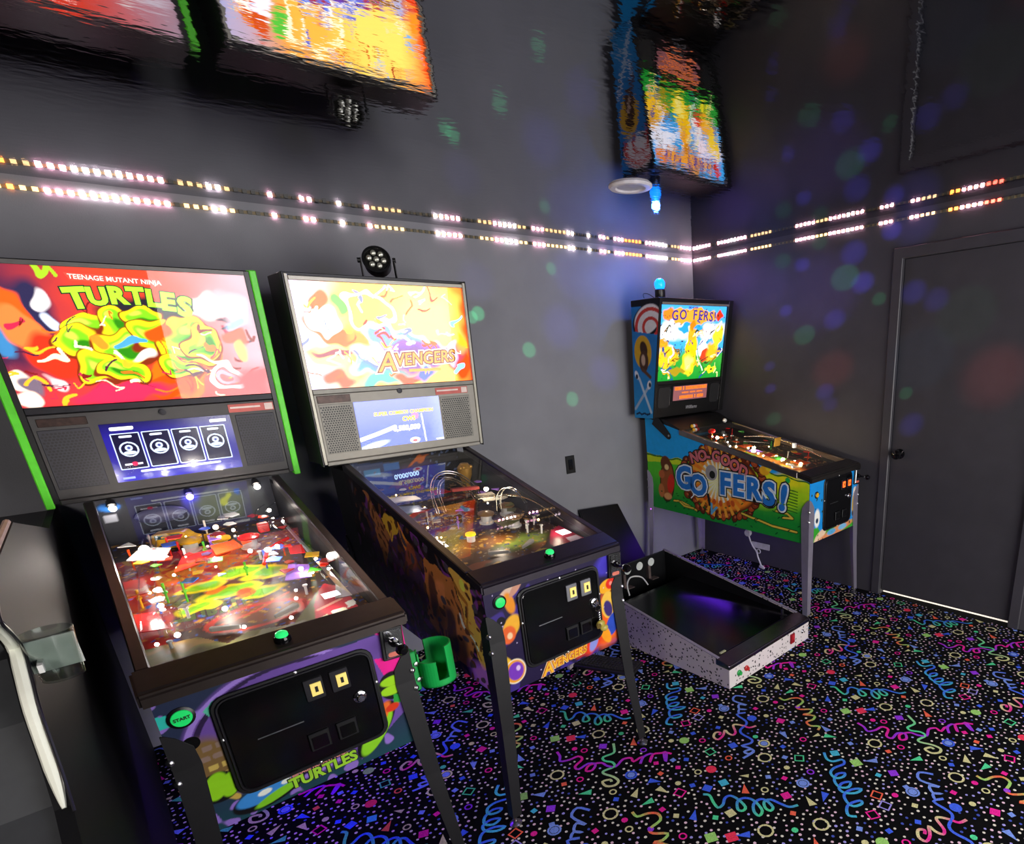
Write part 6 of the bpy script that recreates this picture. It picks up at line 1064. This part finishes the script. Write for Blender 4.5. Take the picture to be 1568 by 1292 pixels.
MB().prism([(-0.006, -0.055, 0.032), (-0.006, -0.045, 0.008), (-0.006, -0.085, 0.0), (-0.006, -0.092, 0.012)], (0.012, 0, 0)).build('plug', pm('cord_white', '#c8c4d8'), hc, 0.002)

# tall black arcade cabinet at the left edge with a pale curved edge moulding and clear cup
AR = empty('arcade_cabinet', (-4.02, -1.0, 0)); tag(AR, 'black arcade cabinet at the picture edge with a pale curved edge moulding', 'arcade cabinet')
KS = 0.706
sc_ = lambda y, z: (-3.316 + (y + 3.316) * KS, 1.566 + (z - 1.566) * KS)
prof = [(-0.03, 0.0), (-2.46, 0.0), (-2.46, 0.62), sc_(-1.99, 0.60), sc_(-1.875, 0.735), sc_(-1.79, 0.79), sc_(-1.735, 0.855), sc_(-1.675, 0.96), sc_(-1.60, 1.02), sc_(-1.555, 1.06), sc_(-1.60, 1.11), sc_(-1.66, 1.155), sc_(-1.60, 1.185), sc_(-1.335, 1.212), sc_(-0.86, 1.212), (-0.80, 1.17), (-0.03, 1.14)]
pr_ = [(y + 1.0, z) for y, z in prof]
MB().yz(pr_, 0.342, 0.36).build('side_panel', pm('satin_black', '#08080a', 0.6, spec=0.15), AR); MB().yz(pr_, -0.30, -0.282).build('side_panel', M_gloss, AR)
ins = [(y + 0.018, z - (0.02 if z > 1.1 else 0)) for y, z in pr_[1:]]
MB().yz([(0.95, 0.02)] + ins[:-1] + [(0.95, 1.12)], -0.282, 0.342).build('cabinet_body', pm('cabinet_grey', '#303234', 0.6, var=0.15), AR)
mold = smooth_line([(y - 0.002, z) for y, z in pr_[5:13]], 4)
MB().tube([(0.352, p[0], p[1]) for p in mold], [0.0015 + 0.0068 * min(1, 2.2 * math.sin(PI * (0.02 + 0.96 * i / (len(mold) - 1)))) for i in range(len(mold))], 8).build('edge_moulding', pm('moulding_pale', '#f4f6e4', 0.35, var=0.04), AR, smooth=True)
tp = [(pr_[14][0] + (pr_[13][0] - pr_[14][0]) * k / 6, pr_[13][1] + 0.002) for k in range(7)]
MB().tube([(0.352, p[0], p[1]) for p in tp], 0.006, 8).build('edge_moulding', pm('moulding_tan', '#c8a890', 0.4), AR, smooth=True)
MB().tube([(0.361, p[0] - 0.011, p[1] - 0.004) for p in mold], 0.002, 6).build('edge_bead', M_dark, AR, smooth=True)
cp = empty('clear_cup', (-3.632, -2.085, 1.150)); tag(cp, 'small clear plastic cup clipped to the pale curved moulding', 'cup')
MB().lathe([(0, 0), (0.024, 0), (0.030, 0.075), (0.028, 0.075), (0.022, 0.003), (0, 0.003)], n=24).build('cup_body', clear('cup_plastic', '#dfe4e2', 1.5, 0.15), cp, smooth=True)
MB().box((0.0, 0.0, 0.040), (0.055, 0.004, 0.05)).build('label_card', pm('cup_label', '#c8ccc4', 0.5), cp)
MB().box((-0.016, -0.018, 0.03), (0.006, 0.03, 0.012)).build('clip', M_white, cp)
